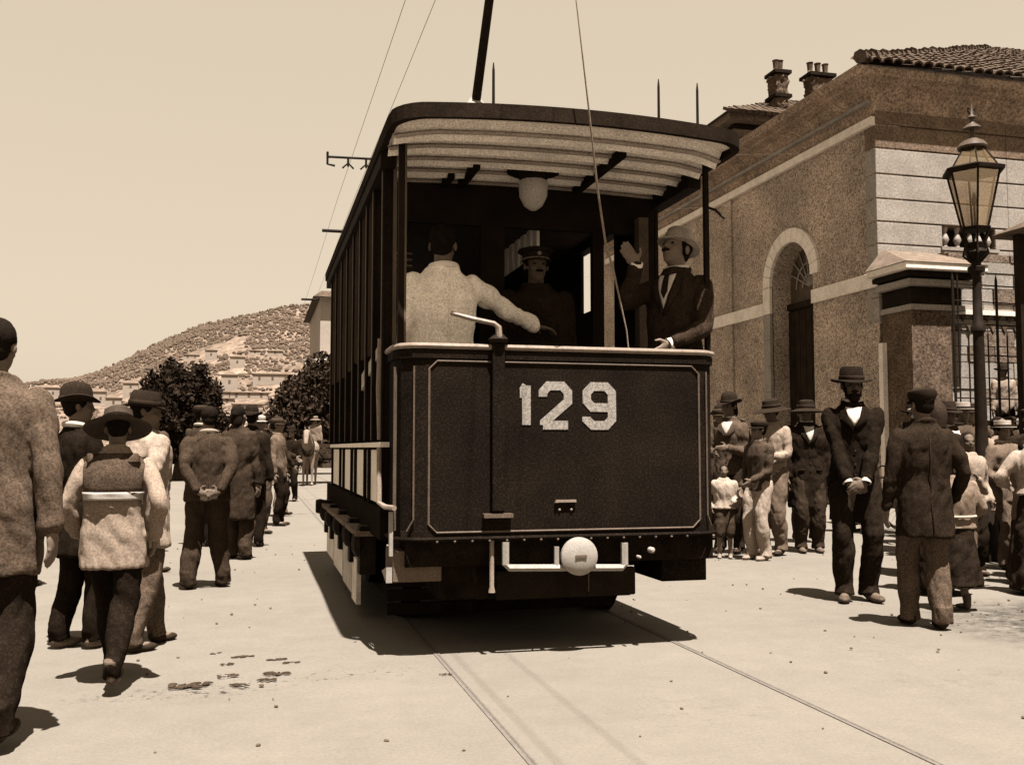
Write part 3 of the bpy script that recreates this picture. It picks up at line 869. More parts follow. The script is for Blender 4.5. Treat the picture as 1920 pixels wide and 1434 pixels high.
# ------------------------------------------------------------------ the tram
TX = 1.70                        # its centre line
YF = 5.35                        # plane of its front dash
tram = thing('tram', 'dark electric tram numbered 129 with an open front platform', 'tram', (TX, YF, 0))
def P(name, mb, m, parent=None, **k):
    return mb.build(name, m, parent or tram, **k)
# plan outline of the dash (local x, y)
plan = [(-.955, .42), (-.955, .16), (-.93, .07), (-.865, .012), (-.80, 0), (.80, 0), (.865, .012), (.93, .07), (.955, .16), (.955, .42)]
def wall_from_plan(pl, z0, z1, th=.03):
    mb = MB(); n = len(pl); c = V((0, .8))
    inn = []
    for (x, y) in pl:
        d = V((x * .97, y + th)); inn.append((x - math.copysign(th, x) * (1 if abs(x) > .9 else 0), y + (th if abs(x) < .93 else 0)))
    vs_ = [(x, y, z0) for x, y in pl] + [(x, y, z1) for x, y in pl] + [(x, y, z0) for x, y in inn] + [(x, y, z1) for x, y in inn]
    fs_ = []
    for k in range(n - 1):
        fs_ += [(k, k + 1, n + k + 1, n + k), (2 * n + k + 1, 2 * n + k, 3 * n + k, 3 * n + k + 1), (n + k, n + k + 1, 3 * n + k + 1, 3 * n + k), (k + 1, k, 2 * n + k, 2 * n + k + 1)]
    fs_ += [(0, n, 3 * n, 2 * n), (n - 1, 3 * n - 1, 4 * n - 1, 2 * n - 1)]
    mb.add(vs_, fs_); return mb
P('dash_panel', wall_from_plan(plan, .655, 1.70), m_tram)
P('dash_top_band', wall_from_plan([(x * 1.012, y - .012) for x, y in plan], 1.645, 1.69, .02), m_tram)
mb = MB(); mb.tube([(x * 1.01, y - .01, 1.712) for x, y in plan], .0165, 8); P('top_rail', mb, m_bright, smooth=True)
mb = MB(); mb.tube([(x * 1.012, y - .012, .655) for x, y in plan], .013, 6); P('bottom_bead', mb, m_tram)
def chamfer_path(x0, x1, z0, z1, c, y=-.004):
    return [(x0 + c, y, z0), (x1 - c, y, z0), (x1, y, z0 + c), (x1, y, z1 - c), (x1 - c, y, z1), (x0 + c, y, z1), (x0, y, z1 - c), (x0, y, z0 + c)]
mb = MB(); mb.tube(chamfer_path(-.785, .825 - .005, .69, 1.63, .045), .0065, 6, closed=True); P('dash_molding', mb, m_trim)
mb = MB(); mb.tube([(-.868, .002, 1.60), (-.868, .002, .76), (-.90, .02, .70)], .0055, 6); P('side_molding', mb, m_trim)
mb = MB(); mb.tube([(.872, .004, 1.60), (.872, .004, .76), (.90, .02, .70)], .0055, 6); P('side_molding', mb, m_trim)
mb = MB(); mb.tube([(-.958, .10, 1.60), (-.958, .10, .70)], .010, 6); P('grab_strip', mb, m_trim)
# number 129, painted-on block figures standing 3 mm proud
m_num = mat('number_paint', .17, .8, .18, 30, .45, 120, .1, .001, .2, 0, -.8)
def ribbon(pts, w, close=False):
    """a flat band of width w along 2-D points with mitred corners, as quads"""
    L_, R_ = [], []
    n = len(pts)
    for i in range(n):
        p = V(pts[i])
        a = (p - V(pts[i - 1])).normalized() if (i > 0 or close) else None
        b = (V(pts[(i + 1) % n]) - p).normalized() if (i < n - 1 or close) else None
        if a is None: a = b
        if b is None: b = a
        t = (a + b).normalized(); nn = V((-t.y, t.x)); k = 1 / max(.5, abs(nn.dot(V((-a.y, a.x)))))
        L_.append(p + nn * w / 2 * k); R_.append(p - nn * w / 2 * k)
    return L_, R_
def digit(name, strokes, x0, z0, w, h, sw=.050):
    mb = MB()
    for i, (st, cl) in enumerate(strokes):
        pts = [(x0 + sw / 2 + u * (w - sw), z0 + sw / 2 + v * (h - sw)) for u, v in st]
        L_, R_ = ribbon(pts, sw, cl)
        n = len(pts); y0, y1 = -.0035 - .0006 * i, .002
        vs_ = [(p.x, y0, p.y) for p in L_] + [(p.x, y0, p.y) for p in R_] + [(p.x, y1, p.y) for p in L_] + [(p.x, y1, p.y) for p in R_]
        m = n if cl else n - 1; fs_ = []
        for k in range(m):
            q = (k + 1) % n
            fs_ += [(k, q, n + q, n + k), (2 * n + q, 2 * n + k, 3 * n + k, 3 * n + q), (k, 2 * n + k, 2 * n + q, q), (n + q, 3 * n + q, 3 * n + k, n + k)]
        if not cl: fs_ += [(0, n, 3 * n, 2 * n), (n - 1, 3 * n - 1, 4 * n - 1, 2 * n - 1)]
        mb.add(vs_, fs_)
    return P(name, mb, m_num)
digit('number_digit', [([(0, .80), (.30, .80), (1, 1.0)], False), ([(1, 0), (1, 1)], False)], -.295, 1.255, .088, .272)
digit('number_digit', [([(0, .72), (0, .84), (.22, 1), (.78, 1), (1, .84), (1, .60), (.05, .06), (.05, 0)], False), ([(0, 0), (1, 0)], False)], -.160, 1.255, .198, .272)
digit('number_digit', [([(1, .56), (1, .84), (.78, 1), (.24, 1), (.02, .84), (.02, .62), (.24, .46), (1, .46)], False), ([(1, .60), (1, .16), (.78, 0), (.24, 0), (.0, .16), (.0, .22)], False)], .098, 1.255, .205, .272)
# brake column on the dash and its fittings
mb = MB(); mb.bx(-.437, -.365, -.045, .0, .80, 1.74); P('brake_column', mb, m_tram, bevel=.008)
mb = MB(); mb.bx(-.485, -.32, -.05, -.002, .768, .79); P('column_bracket', mb, m_trim)
mb = MB(); mb.tube([(-.425, .02, .64), (-.425, .02, .39), (-.425, .02, .355)], [.013, .013, .02], 8); P('brake_rod', mb, m_bright, smooth=True)
mb = MB(); mb.bx(-.065, .055, -.02, -.005, .846, .860); mb.tube([(-.06, -.012, .85), (-.06, -.012, .845)], .012, 6); P('dash_handle', mb, m_bright)
for x in (-.04, .03):
    mb = MB(); mb.lathe([(.008, 0), (.007, .008), (.002, .01)], (x, -.001, .805), 8, 'Y'); P('bolt', mb, m_bright)
for k in range(16):
    mb = MB(); mb.ell((-.74 + k * .098, -.02, .642), (.008, .008, .008), seg=6, rings=4); P('rivet', mb, m_trim)
# bent brake handle above the rail
mb = MB(); mb.tube([(-.80 + .14, .02, 1.90), (-.55, -.03, 1.865), (-.43, -.05, 1.84), (-.405, -.05, 1.82), (-.40, -.05, 1.74)], [.012, .014, .014, .018, .02], 8)
P('brake_handle', mb, m_bright, smooth=True)
mb = MB(); mb.lathe([(.05, 0), (.06, .02), (.03, .05)], (-.40, -.02, 1.735), 10); P('handle_hub', mb, m_iron)
# controller pedestal beside the motorman
mb = MB(); mb.bx(.22, .46, .10, .40, .66, 1.62); mb.lathe([(.16, 1.62), (.17, 1.68), (.12, 1.72)], (.34, .25, 0), 14); P('controller', mb, m_dkwood)
# headstock, fender board, pale bumper bar and disc
mb = MB(); mb.bx(-.90, .93, .06, .30, .50, .65); P('headstock', mb, m_black)
mb = MB(); mb.bx(-.38, .457, .10, .15, .30, .46); P('fender_board', mb, m_dkwood, bevel=.01)
mb = MB(); mb.bx(-.36, .44, .15, .9, .29, .32); P('fender_tray', mb, m_dkwood)
for x in (-.30, .24):
    mb = MB(); mb.bx(x - .03, x + .03, .15, .4, .40, .60); P('fender_bracket', mb, m_iron)
bw = .021
mb = MB(); mb.tube([(-.355, -.01, .632), (-.355, -.01, .51), (-.335, -.01, .49), (.33, -.01, .472), (.345, -.01, .49), (.345, -.01, .612)], bw, 6, up=(0, 1, 0)); P('bumper_bar', mb, m_wpaint)
mb = MB(); mb.tube([(-.06, -.01, .60), (-.06, -.01, .49)], .015, 6); P('bumper_post', mb, m_wpaint)
disc = MB(); disc.lathe([(.10, 0), (.106, .006), (.106, .030), (.08, .046), (.03, .052), (.005, .053)], (.064, -.02, .546), 28, 'Y'); d = P('buffer_disc', disc, m_wpaint, smooth=True)
mb = MB(); mb.bx(.031, .097, -.079, -.069, .541, .556); mb.build('slot', m_trim, d)
mb = MB(); mb.tube([(.064, -.02, .546), (.064, .2, .546)], .035, 10); P('buffer_shaft', mb, m_iron)
mb = MB(); mb.tube([(.165, .095, .45), (.165, .095, .33)], .004, 5); P('drip_wire', mb, m_trim)
# lamp glasses and round fittings at the right
for x, z, r in ((.507, .567, .018), (.43, .53, .010)):
    mb = MB(); mb.lathe([(r, 0), (r, .03), (r * .4, .045)], (x, -.0, z), 12, 'Y'); P('round_fitting', mb, m_wpaint, smooth=True)
# under-platform boxes
mb = MB(); mb.bx(-.963, -.692, .10, .42, .415, .585); P('step_box', mb, mat('step_box_paint', .085, .9, .3, 5, .5, 130, .3), bevel=.006)
mb = MB(); mb.bx(.64, .93, .15, .6, .362, .56); P('step_box', mb, m_tram, bevel=.006)
mb = MB(); mb.add([(-.967, .10, .50), (-.967, .10, .415), (-.967, .30, .46), (-1.0, .10, .50), (-1.0, .10, .415), (-1.0, .30, .46)], [(0, 1, 2), (5, 4, 3), (0, 3, 4, 1), (1, 4, 5, 2), (2, 5, 3, 0)]); P('step_edge', mb, m_wpaint)
mb = MB(); mb.bx(.33, .93, .5, .9, .42, .56); P('air_reservoir', mb, m_black)
mb = MB(); mb.bx(-.69, -.40, .2, .6, .30, .62); mb.tube([(-.6, .1, .62), (-.52, .08, .5), (-.5, .1, .4)], .012, 6); P('motor_case', mb, m_black)
mb = MB(); mb.bx(-.55, .55, .9, 4.4, .30, .58); P('truck_frame', mb, m_black)
for k in range(5):  # dark slats added to deepen the shade beneath the tram
    mb = MB(); mb.bx(-.88, .62, .95 + .01 * k, .98 + .01 * k, .10 + .085 * k, .17 + .085 * k); P('shade_slat', mb, m_black)
for y in (1.55, 3.35):
    ax = MB(); ax.tube([(-.72, y, .36), (.72, y, .36)], .05, 10); P('axle', ax, m_iron)
    for x in (-.70, .70):
        w = MB(); w.lathe([(.33, -.05), (.36, -.05), (.355, .04), (.39, .05), (.39, .07), (.34, .07), (.33, .02), (.08, .02), (.08, .09), (.02, .09)], (x, y, .36), 28, 'X'); P('wheel', w, m_iron, smooth=True)
# platform and saloon floor
mb = MB(); mb.bx(-.93, .93, .04, .9, .655, .70); mb.bx(-.93, .93, .9, 4.75, .70, .76); P('floor', mb, m_dkwood)
mb = MB(); mb.bx(-1.0, -.94, .40, 4.8, .62, .80); P('sole_beam', mb, m_black)
mb = MB(); mb.bx(.94, 1.0, .40, 4.8, .62, .80); P('sole_beam', mb, m_black)
# left side: pale waist panels with dark posts, rails, step boards
YS = .46
ypan = [.40, 1.05, 1.3, 1.95, 2.25, 2.95, 3.3, 4.2]
for k in range(7):
    a, b = ypan[k], ypan[k + 1]
    mb = MB(); mb.bx(-.985, -.96, a + .03, b - .03, .82, 1.14); P('waist_panel', mb, mat('waist_paint', .62, .6, .12, 4, .15, 120, .1) if k % 2 == 0 else mat('waist_paint_worn', .34, .7, .3, 4, .3, 120, .1), bevel=.004)
for y in ypan:
    mb = MB(); mb.bx(-1.002, -.95, y - .03, y + .03, .78, 1.16); P('waist_post', mb, m_black)
mb = MB(); mb.bx(-1.01, -.95, .35, 4.3, 1.155, 1.185); P('waist_rail', mb, m_paleboard, bevel=.005)
mb = MB(); mb.tube([(-1.01, .38, 1.15), (-1.015, .32, .84), (-1.0, .16, .825), (-.965, .05, .825)], .015, 8); P('grab_rail', mb, m_bright, smooth=True)
mb = MB(); mb.bx(-.985, -.965, .0 + .09, .13, .56, .80); P('corner_strip', mb, m_wpaint)
mb = MB(); mb.bx(.96, .99, .40, 4.3, .80, 1.2); P('waist_panel', mb, m_tram)
# vertical pale step boards low at the left, dark brackets between
for k, (a, b, z0, z1) in enumerate(((1.42, 1.75, .10, .40), (1.78, 2.5, .13, .42), (2.53, 3.4, .15, .44), (3.43, 4.3, .17, .45))):
    mb = MB(); mb.bx(-1.03, -1.0, a, b, z0, z1); P('guard_board', mb, mat('guard_paint', .48, .8, .3, 5, .3, 100, .2) if k != 1 else mat('guard_paint_worn', .3, .8, .35, 5, .3, 100, .2))
for y in (1.0, 1.7, 2.6, 3.5, 4.2):
    mb = MB(); mb.bx(-1.06, -.96, y - .07, y + .07, .36, .66); mb.ell((-1.06, y, .55), (.05, .09, .09), seg=8, rings=6); P('axle_spring', mb, m_iron, smooth=False)
mb = MB(); mb.bx(-1.09, -.97, .9, 4.4, .60, .63); P('foot_board', mb, mat('foot_board_wood', .10, .9, .4, 5, .4, 80, .3))
mb = MB(); mb.lathe([(.06, -.04), (.07, 0), (.06, .04)], (-1.10, 4.25, .60), 12, 'X'); P('side_lamp', mb, m_iron)
# roof: bowed front edge, dark canvas skirt, cambered top
ZR = 2.905
def roof_plan(e=0.0, n=14):
    pts = []
    # front edge from the left corner to the right corner, bowed forward
    cx = 1.03 + e; cr = .20
    fy = lambda x: -.35 - e + .07 * (x / 1.05) ** 2
    pts.append((-cx, 5.0))
    pts.append((-cx, fy(cx) + cr + .05))
    for k in range(1, 6):
        a = PI / 2 * k / 6
        pts.append((-cx + cr * (1 - math.cos(a)), fy(cx - cr) + cr * (1 - math.sin(a))))
    for k in range(n + 1):
        x = -cx + cr + (2 * cx - 2 * cr) * k / n
        pts.append((x, fy(x)))
    for k in range(5, 0, -1):
        a = PI / 2 * k / 6
        pts.append((cx - cr * (1 - math.cos(a)), fy(cx - cr) + cr * (1 - math.sin(a))))
    pts.append((cx, fy(cx) + cr + .05))
    pts.append((cx, 5.0))
    return pts
cam_z = lambda x: .10 * (1 - (x / 1.05) ** 2)            # camber
rp = roof_plan(); ri = roof_plan(-.035)
n = len(rp)
def skirt(z_lo, z_hi, a, b):
    mb = MB()
    vs_ = [(x, y, ZR + cam_z(x) * .28 + z_lo) for x, y in a] + [(x, y, ZR + cam_z(x) * .28 + z_hi) for x, y in a] + [(x, y, ZR + cam_z(x) * .28 + z_lo) for x, y in b] + [(x, y, ZR + cam_z(x) * .28 + z_hi) for x, y in b]
    fs_ = []
    for k in range(n):
        q = (k + 1) % n
        fs_ += [(k, q, n + q, n + k), (2 * n + q, 2 * n + k, 3 * n + k, 3 * n + q), (n + k, n + q, 3 * n + q, 3 * n + k), (q, k, 2 * n + k, 2 * n + q)]
    mb.add(vs_, fs_); return mb
P('roof_skirt', skirt(-.022, .058, rp, ri), m_canvas)
# roof deck as rows across
mb = MB(); rows_ = []
grid = 16
for iy in range(0, 21):
    yy = iy / 20
    row = []
    for ix in range(grid + 1):
        u = -1 + 2 * ix / grid
        x = 1.0 * u
        yf = -.31 + .07 * u * u + (.09 * max(0, abs(u) - .85) / .15)
        y = yf + (5.0 - yf) * yy
        row.append((x, y, ZR + cam_z(x) * .28 + .05 + .03 * (1 - abs(u) ** 6) * min(1, 12 * yy)))
    rows_.append(row)
vs_ = [p for r in rows_ for p in r]; w = grid + 1
mb.add(vs_, [(j * w + i, j * w + i + 1, (j + 1) * w + i + 1, (j + 1) * w + i) for j in range(20) for i in range(grid)])
P('roof_deck', mb, m_canvas, smooth=True)
# platform ceiling: bowed pale boards, each lapped a little lower than the next, with darker ribs
def bow(u): return -.315 + .07 * u * u + (.10 * max(0, abs(u) - .82) / .18)
nb = 5; y_end = 1.0
for k in range(nb):
    mb = MB(); vs_ = []; G = 18
    f0, f1 = k / nb, (k + 1) / nb - .006
    for ix in range(G + 1):
        u = -1 + 2 * ix / G; x = .985 * u
        # the boards flatten towards the bulkhead
        ya = bow(u) * (1 - f0) + y_end * f0; yb = bow(u) * (1 - f1) + y_end * f1
        z = ZR + cam_z(x) * .28 - .012
        vs_ += [(x, ya, z + .02), (x, ya * .45 + yb * .55, z + .030), (x, yb, z - .050)]
    mb.add(vs_, [(3 * i + j, 3 * i + j + 1, 3 * i + j + 4, 3 * i + j + 3) for i in range(G) for j in (0, 1)])
    P('ceiling_board', mb, m_ceil)
    mb = MB()
    pts = []
    for ix in range(G + 1):
        u = -1 + 2 * ix / G; x = .98 * u; pts.append((x, bow(u) * (1 - f1) + y_end * f1 - .02, ZR + cam_z(x) * .28 - .018))
    mb.tube([(a_[0], a_[1] - .035, a_[2] - .012) for a_ in pts], .020, 8, flat=.6, up=(0, 0, 1)); P('ceiling_rib', mb, mat('rib_shade', .22, .7, .2, 6, .5, 110, .2), smooth=True)  # dark rib colour paints the shaded stripes between the boards
# saloon ceiling
mb = MB(); mb.bx(-.97, .97, 1.0, 4.95, ZR - .03, ZR); P('saloon_ceiling', mb, mat('saloon_ceiling_wood', .04))
# ceiling cross pieces, lamp and fittings under the platform roof
for x, y0_, y1_ in ((-.42, .45, .95), (.36, .0, .9), (-.53, .7, .95), (.05, .75, .95)):
    mb = MB(); mb.bx(x - .022, x + .022, y0_, y1_, ZR - .05, ZR + .0); P('ceiling_batten', mb, m_black)
mb = MB(); mb.lathe([(.17, 0), (.17, -.03), (.10, -.05), (.085, -.08)], (-.02, .60, ZR + .02), 14); l_ = P('ceiling_lamp', mb, m_black)
mb = MB(); mb.lathe([(.085, -.08), (.095, -.11), (.09, -.18), (.06, -.24), (.02, -.27)], (-.02, .60, ZR + .02), 14); mb.build('globe', mat('opal_glass', .30, .4, .1, 8, .3, 120, 0), l_, True)
# front posts
mb = MB(); mb.bx(-.945, -.915, .10, .14, 1.70, 2.92); P('corner_post', mb, m_dkwood)
mb = MB(); mb.bx(-.912, -.90, .10, .135, 1.72, 2.90); P('post_bead', mb, m_trim)
mb = MB(); mb.bx(-.935, -.915, .40, .46, .76, 2.92); P('entry_post', mb, m_trim)
mb = MB(); mb.bx(.925, .953, .10, .13, 1.70, 2.92); P('corner_post', mb, m_dkwood)
mb = MB(); mb.tube([(.955, .12, 2.62), (.99, .09, 2.60), (1.03, .05, 2.54)], .008, 6); P('post_hook', mb, m_iron)
# bulkhead between platform and saloon (y = .95) with door and window openings
YB = .95
for (x0, x1, z0, z1) in ((-.95, .95, 2.62, 2.93), (-.95, -.80, .70, 2.62), (-.28, -.12, .70, 2.62), (.50, .58, .70, 2.62), (.86, .95, .70, 2.62), (-.80, -.28, .70, 1.72), (.58, .86, .70, 1.70)):
    mb = MB(); mb.bx(x0, x1, YB, YB + .05, z0, z1); P('bulkhead_panel', mb, m_dkwood)
mb = MB(); mb.bx(.80, .87, .86, .94, 1.72, 2.72); P('bulkhead_post', mb, mat('post_varnish', .06))
for z in (2.40, 2.36, 2.32):
    mb = MB(); mb.bx(-.90, -.74, YB - .02, YB - .005, z, z + .012); P('notice_line', mb, m_trim)
# left side pillars and hanging curtains
ys = [.46, .95, 1.35, 1.8, 2.3, 2.85, 3.4, 4.0, 4.6]
for y in ys:
    mb = MB(); mb.bx(-.985, -.935, y - .03, y + .03, 1.18, 2.90); mb.bx(-.995, -.983, y - .038, y - .02, 1.18, 2.90); P('side_pillar', mb, m_dkwood)
    mb = MB(); mb.bx(-.998, -.986, y - .018, y + .005, 1.2, 2.88); P('pillar_bead', mb, m_trim)
for a, b in zip(ys[1:], ys[2:]):
    nfold = int((b - a) / .05); G = nfold * 4
    mb = MB(); vs_ = []
    for i in range(G + 1):
        y = a + .03 + (b - a - .06) * i / G
        x = -.965 + .018 * math.sin(2 * PI * i / 4)
        vs_ += [(x, y, 1.78 + .02 * math.sin(y * 9)), (x * .998, y, 2.86)]
    mb.add(vs_, [(2 * i, 2 * i + 1, 2 * i + 3, 2 * i + 2) for i in range(G)])
    P('side_curtain', mb, mat('curtain_cloth', .035, .95, .3, 6, .4, 120, .3))
mb = MB(); mb.bx(-1.02, -.93, .35, 4.95, 2.80, 2.90); P('cant_rail', mb, m_dkwood)
mb = MB(); mb.bx(.93, 1.02, .35, 4.95, 2.80, 2.90); P('cant_rail', mb, m_dkwood)
# right side: solid blinds with two daylight gaps towards the far end
segs = [(.95, 1.76), (2.08, 2.32), (2.56, 4.9)]
for a, b in segs:
    mb = MB(); mb.bx(.955, .98, a, b, 1.2, 2.82); P('side_blind', mb, m_dkwood)
mb = MB(); mb.bx(.955, .98, 2.32, 2.56, 1.2, 2.28); P('side_blind', mb, m_dkwood)
mb = MB(); mb.bx(.955, .98, 1.76, 2.08, 1.2, 1.86); P('side_blind', mb, m_dkwood)
# rear end
for (x0, x1, z0, z1) in ((-.95, .95, .66, 1.72), (-.95, -.55, 1.72, 2.9), (.0, .95, 1.72, 2.9), (-.55, 0, 2.5, 2.9)):
    mb = MB(); mb.bx(x0, x1, 4.72, 4.77, z0, z1); P('rear_panel', mb, m_dkwood)
# slatted luggage shelf hanging under the saloon roof
mb = MB()
for k in range(9):
    y = 1.15 + k * .17
    mb = MB(); mb.bx(.16, .18, y, y + .10, 2.48, 2.70); P('shelf_slat', mb, m_paleboard)
mb = MB(); mb.bx(.15, .19, 1.1, 2.75, 2.445, 2.478); P('shelf_rail', mb, m_dkwood)
# cross benches with reversible backs
for k in range(4):
    y = 1.5 + k * .8
    mb = MB(); mb.bx(-.92, -.2, y - .2, y + .2, 1.18, 1.22); s_ = P('bench_seat', mb, m_dkwood)
    mb = MB(); mb.bx(-.94, -.2, y + .22, y + .25, 1.38, 1.75); mb.build('bench_back', mat('bench_varnish', .10, .6, .3, 6, .3, 90, .2), s_, bevel=.008)
    for q in (-.9, -.25):
        mb = MB(); mb.bx(q - .02, q + .02, y - .18, y + .24, .76, 1.18); mb.build('bench_leg', m_iron, s_)
mb = MB(); mb.add([(-.975, .52, 1.76), (-.975, .62, 1.80), (-.975, 1.9, 1.66), (-.975, 1.9, 1.54), (-.945, .52, 1.76), (-.945, .62, 1.80), (-.945, 1.9, 1.66), (-.945, 1.9, 1.54)], [(0, 1, 2, 3), (7, 6, 5, 4), (0, 4, 5, 1), (1, 5, 6, 2), (2, 6, 7, 3), (3, 7, 4, 0)])
P('arm_rest', mb, mat('arm_rest_paint', .30))
mb = MB(); mb.tube([(-.99, .52, 1.80), (-1.0, .50, 1.5), (-.99, .50, 1.2)], .018, 8); P('grab_rail', mb, m_bright, smooth=True)
# roof gear: trolley base, pole, rope, three short rods
mb = MB(); mb.bx(-.62, -.28, .15, .9, 3.07, 3.12); mb.lathe([(.17, 3.12), (.14, 3.17), (.05, 3.21), (.03, 3.25)], (-.46, .32, 0), 16); P('trolley_base', mb, m_wpaint, smooth=True)
mb = MB(); mb.tube([(-.46, .30, 3.22), (-.46 + .055, -.26, 4.4), (-.35, -.85, 5.60)], [.028, .024, .018], 10); p_ = P('trolley_pole', mb, m_iron, smooth=True)
mb = MB(); mb.lathe([(.05, -.02), (.03, 0), (.05, .02)], (-.35, -.85, 5.63), 12, 'X'); mb.build('trolley_wheel', m_iron, p_)
mb = MB(); mb.tube([(-.35, -.84, 5.55), (-.20, -.60, 4.5), (-.09, -.47, 3.6), (.0, -.43, 2.96), (.109, -.25, 2.597), (.212, -.10, 2.303), (.27, -.05, 2.192), (.365, -.02, 1.828), (.38, -.01, 1.72)], [.002, .002, .003, .005, .0065, .0065, .0065, .004, .004], 6)
P('trolley_rope', mb, mat('rope_hemp', .16, .9, .2, 20, .3, 160, .2), smooth=True)
for x in (-.40, .63, .885):
    mb = MB(); mb.tube([(x, .10, 3.0), (x, .10, 3.34), (x, .10, 3.385)], [.0095, .008, .003], 8); mb.lathe([(.02, 2.99), (.02, 3.02), (.01, 3.03)], (x, .10, 0), 8); P('roof_rod', mb, m_iron)
# ------------------------------------------------------------------ people
def ik(root, target, l1, l2, pole):
    root, target, pole = V(root), V(target), V(pole)
    d = target - root; D = min(d.length, (l1 + l2) * .999)
    dn = d.normalized(); end = root + dn * D
    a = (l1 * l1 - l2 * l2 + D * D) / (2 * D)
    h = math.sqrt(max(0, l1 * l1 - a * a))
    q = pole - dn * pole.dot(dn)
    q = q.normalized() if q.length > 1e-6 else dn.orthogonal().normalized()
    return root + dn * a + q * h, end

def limb(mb, a, j, b, r0, r1, r2, wr=0.0, seg=12, bulge=1.0):
    """a limb bending at j; wr adds ring creases"""
    pts = []; rad = []
    for (p, q, ra, rb) in ((a, j, r0, r1), (j, b, r1, r2)):
        for k in range(7):
            t = k / 6
            if p is j and k == 0: continue
            x = p.lerp(q, t)
            r = ra + (rb - ra) * t
            r *= 1 + .10 * bulge * math.sin(PI * min(1, t * 1.3)) if ra > rb else 1
            near = 1 - min(1, abs((x - j).length) / .16)
            r *= 1 + wr * (random.uniform(-1, 1) * (.35 + near))
            pts.append(x); rad.append(r)
    # round the bend a little
    for _ in range(1):
        for i in range(1, len(pts) - 1):
            pts[i] = (pts[i - 1] + pts[i] * 2 + pts[i + 1]) / 4
    mb.tube(pts, rad, seg)
    mb.ell(a, r0 * .98, seg=10, rings=8)
    mb.ell(b, r2 * .9, seg=10, rings=8)

def hand(mb, w, d, nrm, s=1.0, curl=.5, spread=.12, side=1, fr=.0088):
    """palm, four unequal bent fingers and a thumb; d points along the hand, nrm out of the palm"""
    d = V(d).normalized(); nrm = V(nrm); nrm = (nrm - d * nrm.dot(d)).normalized(); u = d.cross(nrm).normalized() * side
    m = Matrix((u, d, nrm)).transposed()
    mb.tube([w - d * .03 * s, w + d * .015 * s], [.026 * s, .028 * s], 8)
    mb.ell(w + d * .045 * s, (.041 * s, .052 * s, .017 * s), m, 10, 8)
    for k, (off, ln) in enumerate(((-.030, .070), (-.010, .080), (.010, .075), (.029, .058))):
        b = w + d * (.082 - .004 * abs(k - 1)) * s + u * off * s
        p = [w + d * .05 * s + u * off * .8 * s, b]; dd = (d + u * off * spread * 40 * .1).normalized()
        for j, f in enumerate((.45, .32, .23)):
            an = curl * (.5 + .55 * j)
            v = dd * math.cos(an) + nrm * math.sin(an)
            p.append(p[-1] + v * ln * f * s)
        mb.tube(p, [fr * s * 1.05, fr * s * 1.05, fr * s, fr * s * .95, fr * s * .8], 7)
    t0 = w + d * .02 * s - u * .028 * s
    t1 = t0 + (d * .6 - u * .75 + nrm * .25).normalized() * .042 * s
    t2 = t1 + (d * .9 - u * .25 + nrm * (.25 + curl * .4)).normalized() * .032 * s
    mb.tube([t0, t1, t2], [fr * 1.25 * s, fr * 1.15 * s, fr * .9 * s], 7)

def ellring(c, rx, ry, m=None, n=20, sq=2.3):
    out = []
    for k in range(n):
        a = 2 * PI * k / n
        ca, sa = math.cos(a), math.sin(a)
        x = math.copysign(abs(ca) ** (2 / sq), ca) * rx; y = math.copysign(abs(sa) ** (2 / sq), sa) * ry
        out.append(V(c) + V((x, y, 0)))
    return out

